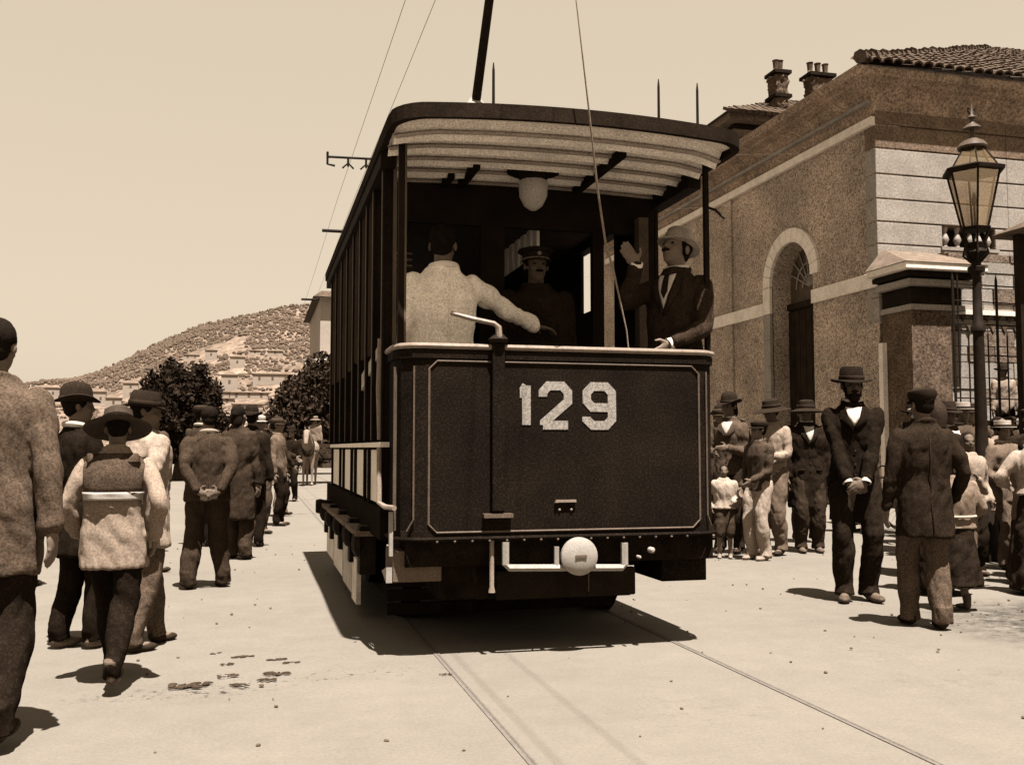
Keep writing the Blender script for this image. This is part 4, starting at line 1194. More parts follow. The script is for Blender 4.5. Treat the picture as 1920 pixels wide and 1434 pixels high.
def person(label, x, y, face=0.0, H=1.75, group=None, z0=0.0,
           feet=None, hands=None, elbows=None, handdir=None, palm=None, curl=.5,
           lean=0.0, side=0.0, twist=0.0, head=(0, 0), hip=None,
           jacket=DARK, jlen=.78, open_=None, tie=None, lapel=True, collar=None, sleeves=True, smock=None, sailor=None,
           trousers=DARK, tw=1.0, shorts=False, skirt=None, skirt_z=.06, shoes=.02, barefoot=False,
           hat=None, hatv=DARK, hair=True, hairv=None, beard=False, skin=None, moust=False,
           vox=.011, girth=1.0, apron=None, eyes=False, belt=None, cuffs=None):
    """face: 0 looks towards the camera side (-y), PI looks away down the street; local +x is the figure's left-hand side when face = 0"""
    S = H / 1.75
    t = thing('person', label, 'person', (x, y, z0), face, group)
    K = lambda v_: cloth(v_)
    jm = K(jacket); tm = K(trousers)
    sk = skin or m_skin
    hm = m_hair if hairv is None else mat('hair', hairv, .8, .3, 30, .4, 150, .6)
    hipz = .93 if hip is None else hip
    feet = feet or ((.10, .0, 0), (-.10, -.02, 0))
    hip0 = V(((feet[0][0] + feet[1][0]) / 2, (feet[0][1] + feet[1][1]) / 2 + .02, hipz)) if hip is None else V((0, 0, hipz))
    ml = Matrix.Rotation(lean, 3, 'X') @ Matrix.Rotation(side, 3, 'Y') @ Matrix.Rotation(twist, 3, 'Z')
    def T(p):                                           # bends the trunk above the hips
        p = V(p); q = p - V((0, 0, .95))
        w_ = min(1, max(0, (p.z - .84) / .22)); w_ = w_ * w_ * (3 - 2 * w_)
        q2 = ml @ q
        return hip0 + V((0, 0, .95 - hipz + (hipz - .93))) * 0 + V((0, 0, .02)) + q.lerp(q2, w_)
    def TR(rings): return [[T(p) for p in r] for r in rings]
    sh = [T((.168 * girth ** .5, .0, 1.395)), T((-.168 * girth ** .5, .0, 1.395))]
    wr = []
    hands = hands or ((.235, -.06, .83), (-.235, -.04, .83))
    elbows = elbows or ((.5, .8, -.1), (-.5, .8, -.1))
    el = []
    for k in (0, 1):
        tgt = V(hands[k])
        if hands[k][2] < 1.0 and tgt.length < 5 and len(hands[k]) == 3: tgt = tgt + V((hip0.x, hip0.y, 0))
        e, w_ = ik(sh[k], tgt, .29, .262, elbows[k]); el.append(e); wr.append(w_)
    hj = [hip0 + V((.088, 0, 0)), hip0 + V((-.088, 0, 0))]
    kn = []; an = []
    for k in (0, 1):
        f = feet[k]; fy = f[2]
        lift = f[3] if len(f) > 3 else 0
        tgt = V((f[0], f[1], .085 + lift))
        pole = V((math.sin(fy) * .8, -math.cos(fy), .0))
        e, a_ = ik(hj[k], tgt, .437, .43, pole); kn.append(e); an.append(a_)
    Sc = Matrix.Scale(S, 4)
    def sc(mb): mb.v = [tuple(V(p) * S) for p in mb.v]; return mb
    # --- body: one continuous skin
    neck = T((0, .005, 1.49)); hc = T((0, -.005, 1.615))
    hm3 = ml @ Matrix.Rotation(head[0], 3, 'Z') @ Matrix.Rotation(head[1], 3, 'X')
    hp = lambda a, b, c: hc + hm3 @ V((a, b, c))
    mb = MB()
    mb.loft(TR([ellring((0, 0, z), rx, ry) for z, rx, ry in ((.86, .12, .09), (.95, .145, .10), (1.10, .12, .085), (1.30, .145, .10), (1.40, .155, .085), (1.46, .10, .07), (1.50, .055, .055))]))
    for k in (0, 1):
        limb(mb, sh[k], el[k], wr[k], .042, .036, .026, seg=10)
        limb(mb, hj[k], kn[k], an[k], .078, .052, .040, seg=10)
        hd = V(handdir[k]) if handdir and handdir[k] else (wr[k] - el[k]).normalized() * .8 + V((0, 0, -.25))
        pn = V(palm[k]) if palm and palm[k] else V((-1 if k == 0 else 1, -.15, 0))
        hand(mb, wr[k], hd, pn, 1.0, curl if not hasattr(curl, '__len__') else curl[k], side=1 if k == 0 else -1, fr=.0088 if vox < .0085 else .0105)
        fa = feet[k][2]; fm = Matrix.Rotation(fa, 3, 'Z')
        mb.ell(an[k] + fm @ V((0, -.06, -.045)), (.036, .10, .032), fm)
    mb.tube([T((0, .01, 1.44)), neck, hp(0, .01, -.03)], [.062, .054, .052], 12)
    mb.ell(hp(0, .015, .045), (.074, .094, .078), hm3, 16, 12)          # cranium
    mb.ell(hp(0, -.028, -.025), (.057, .062, .082), hm3, 14, 10)         # face
    mb.ell(hp(0, -.055, -.082), (.030, .028, .024), hm3, 10, 8)          # chin
    mb.ell(hp(0, -.074, .030), (.046, .018, .012), hm3, 10, 6)           # brow
    mb.tube([hp(0, -.080, .022), hp(0, -.100, -.012), hp(0, -.102, -.020)], [.009, .013, .011], 7)
    mb.ell(hp(0, -.084, -.048), (.024, .012, .008), hm3, 8, 6)
    for s_ in (-1, 1):
        mb.ell(hp(s_ * .036, -.062, -.018), (.020, .022, .018), hm3, 8, 6)
        mb.ell(hp(s_ * .076, .012, -.002), (.010, .020, .030), hm3, 8, 6)
    body = solid(sc(mb), 'body', sk, t, vox=min(vox, .010) if vox > .0085 else vox, sm=1)
    if eyes:
        for s_ in (-1, 1):
            e = MB(); e.ell(hp(s_ * .030, -.081, .010) * S, V((.011, .006, .007)) * S, hm3, 8, 6); e.build('eye', mat('eye', .02, .3), t, True)
    # --- hair
    if hair:
        mb = MB()
        mb.ell(hp(0, .028, .052), (.082, .095, .082), hm3, 16, 12)
        mb.ell(hp(0, .040, -.005), (.068, .062, .062), hm3, 14, 10)
        for s_ in (-1, 1): mb.ell(hp(s_ * .068, -.005, .03), (.012, .03, .035), hm3, 8, 6)
        if hair == 'long':
            mb.ell(hp(0, .06, -.05), (.075, .055, .09), hm3, 14, 10); mb.ell(hp(0, .085, .03), (.05, .05, .05), hm3, 12, 8)
        solid(sc(mb), 'hair', hm, t, .012, 1, .012, .04)
    if beard or moust:
        mb = MB()
        if beard:
            mb.ell(hp(0, -.062, -.085), (.046, .038, .045), hm3, 12, 8)
            for s_ in (-1, 1): mb.ell(hp(s_ * .052, -.03, -.045), (.012, .03, .045), hm3, 8, 6)
        mb.ell(hp(0, -.095, -.038), (.034, .014, .010), hm3, 10, 6)
        solid(sc(mb), 'beard' if beard else 'moustache', hm, t, .008, 1, .006, .03)
    # --- shoes
    for k in (0, 1):
        if barefoot: break
        fm = Matrix.Rotation(feet[k][2], 3, 'Z'); a_ = an[k]; lift = feet[k][3] if len(feet[k]) > 3 else 0
        pitch = Matrix.Rotation(-min(1.0, lift * 4), 3, 'X') if lift else Matrix.Identity(3)
        q = lambda px_, py_, pz_: a_ + fm @ (pitch @ V((px_, py_, pz_)))
        mb = MB()
        mb.ell(q(0, -.11, -.055), (.046, .085, .030), fm @ pitch, 12, 8)
        mb.ell(q(0, -.03, -.045), (.040, .075, .040), fm @ pitch, 12, 8)
        mb.tube([q(0, .01, -.05), q(0, .005, .02), q(0, 0, .09)], [.042, .045, .050], 10)
        so = solid(sc(mb), 'shoe', mat('leather', shoes, .6, .3, 20, .4, 120, .2), t, .010, 2)
        # flatten the sole
        for v_ in so.data.vertices:
            if not lift and v_.co.z < .004: v_.co.z = .004
    # --- trousers or skirt
    if skirt is None:
        mb = MB()
        mb.loft(TR([ellring((0, 0, z), rx * girth, ry * girth) for z, rx, ry in ((.84, .145, .10), (.92, .150, .098), (1.02, .13, .085), (1.10, .10, .06))]))
        for k in (0, 1):
            if shorts:
                p = kn[k].lerp(an[k], .12)
                limb(mb, hj[k], hj[k].lerp(kn[k], .55), p, .105 * tw, .098 * tw, .092 * tw, .05)
            else:
                limb(mb, hj[k], kn[k], an[k] + V((0, 0, .015)), .097 * tw, .079 * tw, .066 * tw, .06)
                mb.tube([an[k] + V((0, 0, .09)), an[k] + V((0, -.012, .0)), an[k] + V((0, -.018, -.035))], [.063 * tw, .069 * tw, .072 * tw], 12)
        solid(sc(mb), 'trousers', tm, t, vox * 1.05, 2, .018, .11)
    else:
        rings = []
        for k in range(9):
            u = k / 8; z = 1.06 - (1.06 - skirt_z) * u
            rx = .135 + .15 * u ** .7; ry = .10 + .15 * u ** .7
            rings.append([hip0 + V((0, 0, z - hipz)) + V((math.cos(a) * rx * (1 + .05 * u * math.sin(a * 9)), math.sin(a) * ry * (1 + .05 * u * math.sin(a * 9)), 0)) for a in [2 * PI * i / 36 for i in range(36)]])
        mb = MB(); mb.loft(rings); solid(sc(mb), 'skirt', K(skirt), t, vox * 1.1, 2, .02, .10)
    # --- jacket
    g = girth
    hem = jlen
    prof = [(hem, .184, .130), (hem + .02, .186, .133), (.95 if hem < .93 else hem + .04, .176, .126), (1.08, .160, .114), (1.20, .174, .122), (1.31, .184, .128), (1.37, .180, .118), (1.42, .150, .105), (1.465, .098, .085), (1.50, .075, .078)]
    prof = sorted(set(prof))
    mb = MB()
    mb.loft(TR([ellring((0, 0, z), rx * g, ry * g) for z, rx, ry in prof]))
    for k in (0, 1):
        if sleeves:
            end = wr[k] + (el[k] - wr[k]).normalized() * .012
            limb(mb, sh[k], el[k], end, .059 * g, .052, .043, .06)
            mb.tube([end + (el[k] - end).normalized() * .05, end], [.047, .049], 12)
        else:
            limb(mb, sh[k], sh[k].lerp(el[k], .4), sh[k].lerp(el[k], .75), .07, .062, .06, .03)
    if collar is None:                                   # turned-down collar of the coat
        cr_ = [T((.072 * math.cos(a), .012 + .070 * math.sin(a), 1.495 + .018 * math.sin(a))) for a in [PI * (-.30 + 1.6 * i / 14) for i in range(15)]]
        mb.tube(cr_, .018, 8)
    jk = solid(sc(mb), 'smock' if smock else 'jacket', jm if smock is None else K(smock), t, vox, 2, .018, .11)
    # pieces laid on the coat: shirt front, lapels, tie, collar
    bv = BVHTree.FromPolygons([v_.co.copy() for v_ in jk.data.vertices], [tuple(p.vertices) for p in jk.data.polygons])
    fwd = (ml @ V((0, -1, 0))).normalized()
    def lay(name, poly, m, off=.004, back=False, sub=3):
        """lays a flat outline (x, z of the upright trunk) on the coat surface"""
        d = -fwd if not back else fwd
        bm = bmesh.new()
        vv = [bm.verts.new((p[0], 0, p[1])) for p in poly]
        bm.faces.new(vv)
        bmesh.ops.triangulate(bm, faces=bm.faces[:])
        bmesh.ops.subdivide_edges(bm, edges=bm.edges[:], cuts=sub, use_grid_fill=True)
        ok = True
        for v_ in bm.verts:
            p = T((v_.co.x, -.0, v_.co.z)) * S
            h = bv.ray_cast(p - d * .185 * S * max(1, g), d)
            if h[0] is None:
                v_.co = p - d * .13 * S
            else:
                v_.co = h[0] - d * off
        r_ = bmesh.ops.extrude_face_region(bm, geom=bm.faces[:])
        for e in r_['geom']:
            if isinstance(e, bmesh.types.BMVert): e.co -= d * .004
        bmesh.ops.recalc_face_normals(bm, faces=bm.faces[:])
        me = bpy.data.meshes.new(name); bm.to_mesh(me); bm.free(); me.materials.append(m)
        me.polygons.foreach_set('use_smooth', [True] * len(me.polygons))
        o = bpy.data.objects.new(name, me); link(o, t); return o
    if open_ is not None:                                # open_: (shirt tone, depth of the V)
        v_, dz = open_
        lay('shirt_front', [(-.062, 1.455), (0, 1.445), (.062, 1.455), (.058, 1.40), (.0, 1.455 - dz), (-.058, 1.40)], mat('white_linen', v_, .9, .12, 9, .12, 120, .3))
        if lapel:
            for s_ in (-1, 1):
                lay('lapel', [(s_ * .062, 1.46), (s_ * .095, 1.44), (s_ * .10, 1.37), (s_ * .085, 1.355), (s_ * .092, 1.345), (s_ * .01, 1.445 - dz - .03), (s_ * .0, 1.455 - dz), (s_ * .055, 1.40)], jm, .008)
        cr_ = [T((.062 * math.cos(a), .002 + .060 * math.sin(a), 1.508 + .012 * math.sin(a))) * S for a in [2 * PI * i / 16 for i in range(16)]]
        mb = MB(); mb.tube(cr_, .016 * S, 7, closed=True); mb.build('shirt_collar', mat('white_linen', v_, .9, .12, 9, .12, 120, .3), t, True)
    if smock is None and sleeves and vox < .013:         # buttons, pocket flaps, back seam
        for q in (1.12, 1.02, .94):
            if q > hem + .04: lay('button', [(-.010, q), (0, q + .010), (.010, q), (0, q - .010)], m_shoe, .006, False, 1)
        for s_ in (-1, 1):
            if hem < .85: lay('pocket_flap', [(s_ * .065, .965), (s_ * .135, .955), (s_ * .133, .925), (s_ * .065, .935)], jm, .007, False, 1)
        lay('back_seam', [(-.004, 1.40), (.004, 1.40), (.004, hem + .03), (-.004, hem + .03)], jm, .005, True, 3)
    if cuffs is not None:
        for k in (0, 1):
            d_ = (wr[k] - el[k]).normalized(); mb = MB(); mb.tube([(wr[k] - d_ * .02) * S, (wr[k] + d_ * .012) * S], .038 * S, 12)
            mb.build('shirt_cuff', mat('white_linen', cuffs, .9, .12, 9, .12, 120, .3), t, True)
    if tie is not None:
        c0 = T((0, -.075, 1.47)) * S
        if tie == 'bow':
            mb = MB()
            for s_ in (-1, 1): mb.ell(c0 + ml @ V((s_ * .030, -.012, .0)) * S, V((.030, .010, .018)) * S, ml, 8, 6)
            mb.ell(c0 + V((0, -.014, 0)), .012 * S, seg=8, rings=6); mb.build('bow_tie', m_black, t, True)
        else:
            lay('necktie', [(-.016, 1.45), (.016, 1.45), (.022, 1.34), (0, 1.30), (-.022, 1.34)], K(tie), .010)
    if collar is not None:
        cr_ = [T((.074 * math.cos(a), .010 + .072 * math.sin(a), 1.492 + .014 * math.sin(a))) * S for a in [2 * PI * i / 18 for i in range(18)]]
        mb = MB(); mb.tube(cr_, .022 * S, 8, closed=True); mb.build('collar', mat('white_linen', collar, .9, .12, 9, .12, 120, .3), t, True)
    if sailor is not None:                               # broad square collar across the back, pale edge
        lay('sailor_collar', [(-.15, 1.47), (.15, 1.47), (.185, 1.40), (.175, 1.20), (-.175, 1.20), (-.185, 1.40)], K(sailor), .012, True, 4)
        lay('collar_edge', [(-.185, 1.225), (.185, 1.225), (.178, 1.175), (-.178, 1.175)], mat('white_linen', .30, .9, .12, 9, .12, 120, .3), .021, True, 3)
    if apron is not None:
        lay('apron', [(-.12, 1.06), (.12, 1.06), (.15, .80), (-.15, .80)], K(apron), .008)
    if belt is not None:
        mb = MB(); mb.tube([T((.178 * g * math.cos(a), .136 * g * math.sin(a), 1.06)) * S for a in [2 * PI * i / 24 for i in range(24)]], .016 * S, 6, closed=True); mb.build('belt', K(belt), t, True)
    # --- hat
    if hat:
        km = mat('felt', hatv, .9, .25, 14, .35, 140, .3)
        mb = MB(); rings = []
        def hr(z, rx, ry, sag=0.0, n=28, dy=0.0):
            return [hp(rx * math.cos(a), dy + .018 + ry * math.sin(a), z + sag * (abs(math.cos(a)) ** 2 - .35)) for a in [2 * PI * i / n for i in range(n)]]
        if hat == 'bowler':
            rings = [hr(.040, .082, .102), hr(.046, .128, .150, .030), hr(.056, .136, .158, .045), hr(.060, .130, .152, .050), hr(.054, .092, .112, .0), hr(.075, .088, .108), hr(.125, .084, .102), hr(.16, .068, .084), hr(.178, .036, .045), hr(.181, .004, .005)]
        elif hat == 'brim':
            rings = [hr(.038, .084, .104), hr(.030, .150, .170, .020), hr(.036, .155, .175, .028), hr(.048, .092, .112), hr(.07, .090, .110), hr(.13, .084, .098), hr(.150, .070, .084), hr(.143, .030, .055), hr(.138, .004, .01)]
        elif hat == 'trilby':
            rings = [hr(.038, .084, .104), hr(.034, .122, .142, .016), hr(.040, .125, .145, .022), hr(.050, .090, .110), hr(.07, .089, .108), hr(.125, .080, .094), hr(.140, .062, .076), hr(.130, .026, .050), hr(.127, .004, .01)]
        elif hat == 'wide':
            rings = [hr(.030, .086, .106), hr(.0, .205, .225, .0), hr(.006, .210, .230, .0), hr(.045, .096, .116), hr(.07, .094, .112), hr(.125, .086, .102), hr(.145, .060, .072), hr(.150, .004, .005)]
        elif hat == 'boater':
            rings = [hr(.045, .084, .104), hr(.046, .150, .168), hr(.054, .150, .168), hr(.055, .090, .110), hr(.125, .090, .108), hr(.128, .086, .104), hr(.129, .004, .005)]
        elif hat == 'cap':
            rings = [hr(.040, .082, .102), hr(.05, .086, .106), hr(.080, .100, .118), hr(.108, .094, .112), hr(.126, .064, .080), hr(.132, .004, .005)]
        elif hat == 'peaked':
            rings = [hr(.040, .084, .104), hr(.085, .088, .108), hr(.10, .118, .132), hr(.115, .112, .126), hr(.128, .07, .08), hr(.130, .004, .005)]
        elif hat == 'scarf':
            rings = [hr(-.10, .070, .075, dy=.03), hr(-.03, .090, .095, dy=.02), hr(.04, .092, .105, dy=.008), hr(.10, .080, .095), hr(.14, .045, .055), hr(.148, .004, .005)]
        mb.loft(rings)
        if hat in ('cap', 'peaked'):
            vs_ = []; 
            for i in range(9):
                a = PI + PI * (i / 8)
                for rr, zz in ((1.0, .044), (1.42, .030)):
                    vs_.append(hp(.080 * rr * math.cos(a) * (1 if rr == 1 else .88), .018 + .100 * rr * math.sin(a), zz + .008))
            n0 = len(vs_)
            vs_ += [p - hm3 @ V((0, 0, .008)) for p in vs_]
            fs_ = []
            for i in range(8):
                a, b, c, d = 2 * i, 2 * i + 1, 2 * i + 3, 2 * i + 2
                fs_ += [(a, b, c, d), (n0 + d, n0 + c, n0 + b, n0 + a), (b, n0 + b, n0 + c, c)]
            mb.add(vs_, fs_)
        h_ = sc(mb).build('hat' if hat not in ('cap', 'peaked', 'scarf') else ('headscarf' if hat == 'scarf' else 'cap'), km, t, True)
        if hat in ('bowler', 'brim', 'boater', 'wide'):
            mb = MB(); r0 = .090 if hat != 'wide' else .096
            mb.loft([hr(.052, r0 + .002, r0 + .022), hr(.056, r0 + .005, r0 + .024), hr(.078, r0 + .003, r0 + .022), hr(.08, r0 - .004, r0 + .016)])
            sc(mb).build('hat_band', m_black if hatv > .03 else mat('felt_band', .03), h_, True)
        if hat == 'peaked':
            mb = MB(); mb.tube([hp(.090 * math.cos(a), .018 + .111 * math.sin(a), .048) for a in [PI + PI * i / 12 for i in range(13)]], .006, 6); sc(mb).build('cap_braid', m_bright, h_, True)
            mb = MB(); mb.ell(hp(0, -.095, .075), (.014, .006, .014), hm3, 8, 6); sc(mb).build('cap_badge', m_bright, h_, True)
    return t
# ---- three people on the tram's front platform
ZP = .70
person('motorman in a pale jacket with his back turned on the tram platform', 1.07, 5.86, PI + .12, 1.80, z0=ZP,
       hands=((.24, -.12, .90), (-.80, -.18, 1.14)), elbows=((.25, .8, -.4), (-.2, .3, -1)), lean=-.06, jacket=.85, jlen=.80, collar=.6, trousers=DARK,
       head=(-.5, .15), hair=True, vox=.0085, girth=1.18, handdir=(None, (-.9, -.1, -.1)), palm=(None, (0, 0, -1)))
person('moustached conductor in dark uniform and braided peaked cap in the middle of the tram', 1.80, 6.30, -.05, 1.80, z0=ZP,
       jacket=.02, jlen=.70, hat='peaked', hatv=.016, skin=m_skin_dk, moust=True, collar=.03, girth=1.18, eyes=True)
person('man in suit and pale hat raising one hand on the tram platform', 2.50, 5.66, -.95, 1.83, z0=ZP,
       hands=((.12, -.24, 1.02), (-.06, -.30, 1.49)), elbows=((.6, .4, -.7), (-.5, -.3, -1)), handdir=(None, (-.22, -.66, .72)), palm=(None, (.5, -.6, -.2)), curl=(.6, .22),
       lean=-.06, jacket=.026, jlen=.76, open_=(.45, .22), tie=.02, hat='trilby', hatv=.22, head=(-.1, -.26), skin=mat('skin', .12, .6, .15, 12, .2, 160, .1, .001, .3), moust=True, vox=.0075, eyes=True, cuffs=.6)
person('passenger in a straw hat on a bench behind the left pillars of the tram', 1.28, 7.1, PI, 1.68, z0=.62, jacket=.05, hat='boater', hatv=.25, vox=.014)
person('passenger in dark clothes and cap deep inside the tram on its left side', 1.30, 8.6, PI, 1.7, z0=.72, jacket=.03, hat='cap', hatv=.02, vox=.014)

# ---- left side of the street
GL = None
person('large man in a loose tan jacket with his back turned at the left border', -1.03, 4.36, PI - .12, 1.68,
       jacket=.062, jlen=.68, girth=1.12, trousers=.011, tw=1.1, hat=None, hair=True, vox=.0095, hands=((.25, -.10, .86), (-.27, .06, .86)), feet=((.11, -.22, .1), (-.12, .20, -.1, .03)), lean=.03)
person('boy in a wide brimmed hat and broad sailor collar striding away at the left', -.66, 5.20, PI - .06, 1.34,
       smock=.19, jlen=.74, sailor=.055, trousers=DARK, tw=.95, hat='wide', hatv=.035, girth=1.12, vox=.0095, barefoot=False, shoes=.06,
       feet=((.06, -.34, .1), (-.05, .26, -.1, .05)), head=(.15, .35), hands=((.24, -.12, .95), (-.25, .02, .93)), skin=m_skin)
person('youth in black bowler and dark suit half hidden behind the sailor collar boy', -1.00, 6.22, PI * .75, 1.50,
       jacket=DARK, jlen=.62, collar=.25, hat='bowler', hatv=.014, vox=.011, shoes=.10, head=(-.5, 0), feet=((.1, .05, 0), (-.1, -.06, 0)))
person('youth in a loose white smock and dark brimmed hat beside the sailor collar boy', -.60, 6.12, PI - .9, 1.47,
       smock=.215, jlen=.70, trousers=.07, hat='brim', hatv=.014, girth=1.15, head=(-.7, .1), vox=.010, shoes=.02, hands=((.22, -.10, .88), (-.24, .08, .90)), feet=((.1, -.14, .1), (-.08, .16, -.1)))
person('man in a brown work jacket holding both hands behind his back at the left', -.38, 8.55, PI + .08, 1.50,
       jacket=.033, jlen=.84, collar=.16, trousers=.030, tw=1.12, girth=1.2, hat=None, hair=True, hands=((.10, .20, .93), (-.10, .22, .93)), elbows=((1, .6, -.1), (-1, .6, -.1)), handdir=((-.9, .1, -.1), (.9, .1, -.1)),
       palm=((0, 1, 0), (0, 1, 0)), feet=((.16, .04, -.1), (-.16, -.04, .25)), vox=.0095, head=(.1, .1), lean=.04)
person('bare headed figure in long dark coat beside the man with hands behind back', -.15, 10.75, PI - .6, 1.60,
       jacket=.030, jlen=.45, trousers=.035, tw=1.15, girth=1.12, hair='long', feet=((.1, 0, .4), (-.1, .05, .2)), vox=.012)
person('youth in a pale cap and grey jacket watching the tram from the left', .04, 13.75, PI * .28, 1.60,
       jacket=.055, trousers=.045, hat='cap', hatv=.26, open_=(.22, .2), vox=.013, head=(.2, 0), eyes=True)
person('man in dark jacket and light trousers with legs apart far down the street', .42, 17.1, PI * .55, 1.66,
       jacket=.022, trousers=.10, hat='brim', hatv=.02, feet=((.30, -.10, .3), (-.26, .12, .6)), vox=.014, lean=-.05, hands=((.3, -.3, 1.05), (-.2, -.2, .9)))
for i, (x, y, f, h, lab, kw) in enumerate((
    (-.62, 12.2, 2.6, 1.66, 'man in a dark cap behind the man with clasped hands, on his left', dict(jacket=.03, hat='cap', hatv=.02, collar=.2)),
    (-.22, 13.2, .4, 1.64, 'fair faced man in dark clothes behind the man with clasped hands, on his right', dict(jacket=.02, hat='brim', hatv=.015, open_=(.3, .2))),
    (-1.15, 11.6, 2.9, 1.62, 'man in brown coat and bowler seen between white smock and brown work jacket', dict(jacket=.045, hat='bowler', hatv=.02)),
    (-.05, 16.6, .2, 1.62, 'distant man in a grey suit behind the youth in the pale cap', dict(jacket=.06, hat='boater', hatv=.2)))):
    person(lab, x, y, f, h, group=None, vox=.014, **kw)


for i, (x, y, f, h, lab, kw) in enumerate((
    (-.95, 9.8, 2.2, 1.50, 'boy in a flat cap between the white smock and the clasped hands', dict(jacket=.02, hat='cap', hatv=.012)),
    (-.05, 12.0, 2.9, 1.62, 'man in a dark coat and bowler behind the long dark coat', dict(jacket=.014, hat='bowler', hatv=.01)),
    (.32, 15.2, 1.2, 1.6, 'man in a tan jacket turned aside behind the youth in the pale cap', dict(jacket=.09, hat='cap', hatv=.03)),
    (.12, 19.5, .6, 1.62, 'distant man in a white jacket by the leafy tree', dict(jacket=.2, hat='wide', hatv=.02)),
    (.75, 22.0, -.3, 1.6, 'distant man in black near the horse', dict(jacket=.012, hat='bowler', hatv=.01)),
    (-1.9, 9.0, 2.7, 1.6, 'man in a dark hat far back between the large man and the bowler youth', dict(jacket=.03, hat='brim', hatv=.012)))):
    person(lab, x, y, f, h, vox=.014, **kw)

# ---- right side
person('bearded man in black suit and brimmed hat clasping his hands in front', 4.42, 6.66, -.50, 1.76,
       hands=((.060, -.235, .875), (-.055, -.225, .855)), elbows=((.9, .5, -.1), (-.9, .5, -.1)), handdir=((-.75, -.25, -.55), (.75, -.30, -.45)), palm=((-.3, .9, -.2), (.3, .9, -.2)), curl=.55, cuffs=.3,
       jacket=.0095, jlen=.60, open_=(.36, .15), tie='bow', trousers=.0155, tw=1.02, hat='brim', hatv=.009, skin=m_skin_dk, beard=True, vox=.0068, shoes=.05, girth=1.02,
       feet=((.09, .03, .45), (-.09, -.04, -.1)), head=(.15, .05), eyes=True)
person('boy in a cap and long dark jacket with his back turned', 4.20, 5.56, PI - .28, 1.54,
       jacket=.0165, jlen=.66, trousers=.062, tw=1.05, hat='cap', hatv=.012, girth=1.1, vox=.009, shoes=.014, feet=((.08, -.10, .1), (-.07, .10, -.1)),
       hands=((.26, -.05, .86), (-.25, -.1, .92)), head=(.2, .1))
person('man with a white collar standing just behind the boy in the long dark jacket', 5.75, 7.6, PI * .7, 1.67,
       jacket=.014, collar=.3, hat='cap', hatv=.012, head=(-.3, 0), vox=.011)
person('small child in pale pinafore and dark frock next to the capped boy', 4.86, 6.10, PI + .1, 1.10,
       smock=.125, jlen=.92, skirt=.014, skirt_z=.28, hat=None, hair='long', hairv=.03, vox=.010, shoes=.05, girth=1.3, sleeves=True, belt=.3,
       feet=((.09, -.06, .2), (-.09, .05, -.1)), hands=((.27, -.1, .98), (-.27, -.1, .98)))
person('woman in a white blouse and dark skirt cut off by the right border', 5.98, 6.55, PI * .8, 1.36,
       smock=.25, jlen=1.0, skirt=.018, hat=None, hair='long', vox=.011, girth=1.15, hands=((.25, -.2, 1.1), (-.2, -.25, 1.12)))
person('woman in long black dress and headscarf beside the small child in pinafore', 5.30, 6.85, PI * .9, 1.52,
       jacket=.014, jlen=.9, skirt=.016, hat='scarf', hatv=.02, vox=.011, girth=1.15)
person('small barefoot child in a white shirt and braces beside the tram corner', 4.78, 9.55, -.45, .98,
       smock=.26, jlen=.92, trousers=.035, shorts=True, hat=None, hair=True, vox=.010, shoes=.16, hands=((.16, -.2, 1.05), (-.24, -.05, .95)), girth=1.2)
person('woman with dark upswept hair and small hat in a spotted bodice beside the tram', 5.10, 10.05, -.75, 1.74,
       jacket=.055, jlen=.86, trousers=.018, hat='bowler', hatv=.013, hair='long', open_=(.28, .16), vox=.011, hands=((.05, -.25, 1.16), (-.10, -.26, 1.10)), head=(-.3, .1), skin=m_skin_dk, eyes=True)
person('boy in dark cap and white trousers in the group beside the tram', 5.05, 9.30, -1.2, 1.44,
       jacket=.040, jlen=.86, trousers=.26, tw=1.05, hat='cap', hatv=.014, skin=m_skin, vox=.010, shoes=.16, head=(-.3, 0), eyes=True, hands=((.1, -.25, 1.0), (-.2, -.1, .9)))
person('man in pale creased jacket and floppy dark hat in the group beside the tram', 5.45, 9.75, -.9, 1.68,
       jacket=.20, jlen=.84, trousers=.10, tw=1.12, hat='wide', hatv=.014, skin=m_skin_dk, vox=.0105, hands=((.08, -.26, 1.10), (-.12, -.25, 1.08)), head=(-.35, .15), beard=False)
person('man in long black coat and low wide hat just left of the bearded man', 5.95, 9.85, -.3, 1.68,
       jacket=.0135, jlen=.52, trousers=.028, tw=1.1, hat='wide', hatv=.013, open_=(.3, .2), skin=m_skin_dk, vox=.011, girth=1.2, shoes=.06, head=(-.4, 0))
person('second row man in a dark hat behind the spotted bodice beside the tram', 5.15, 11.4, -.3, 1.76, jacket=.03, hat='bowler', hatv=.012, vox=.014, collar=.2, skin=m_skin_dk)
person('bare headed youth peering over the pale creased jacket beside the tram', 5.75, 11.6, -.5, 1.66, jacket=.04, hat='cap', hatv=.02, vox=.014, open_=(.25, .2))

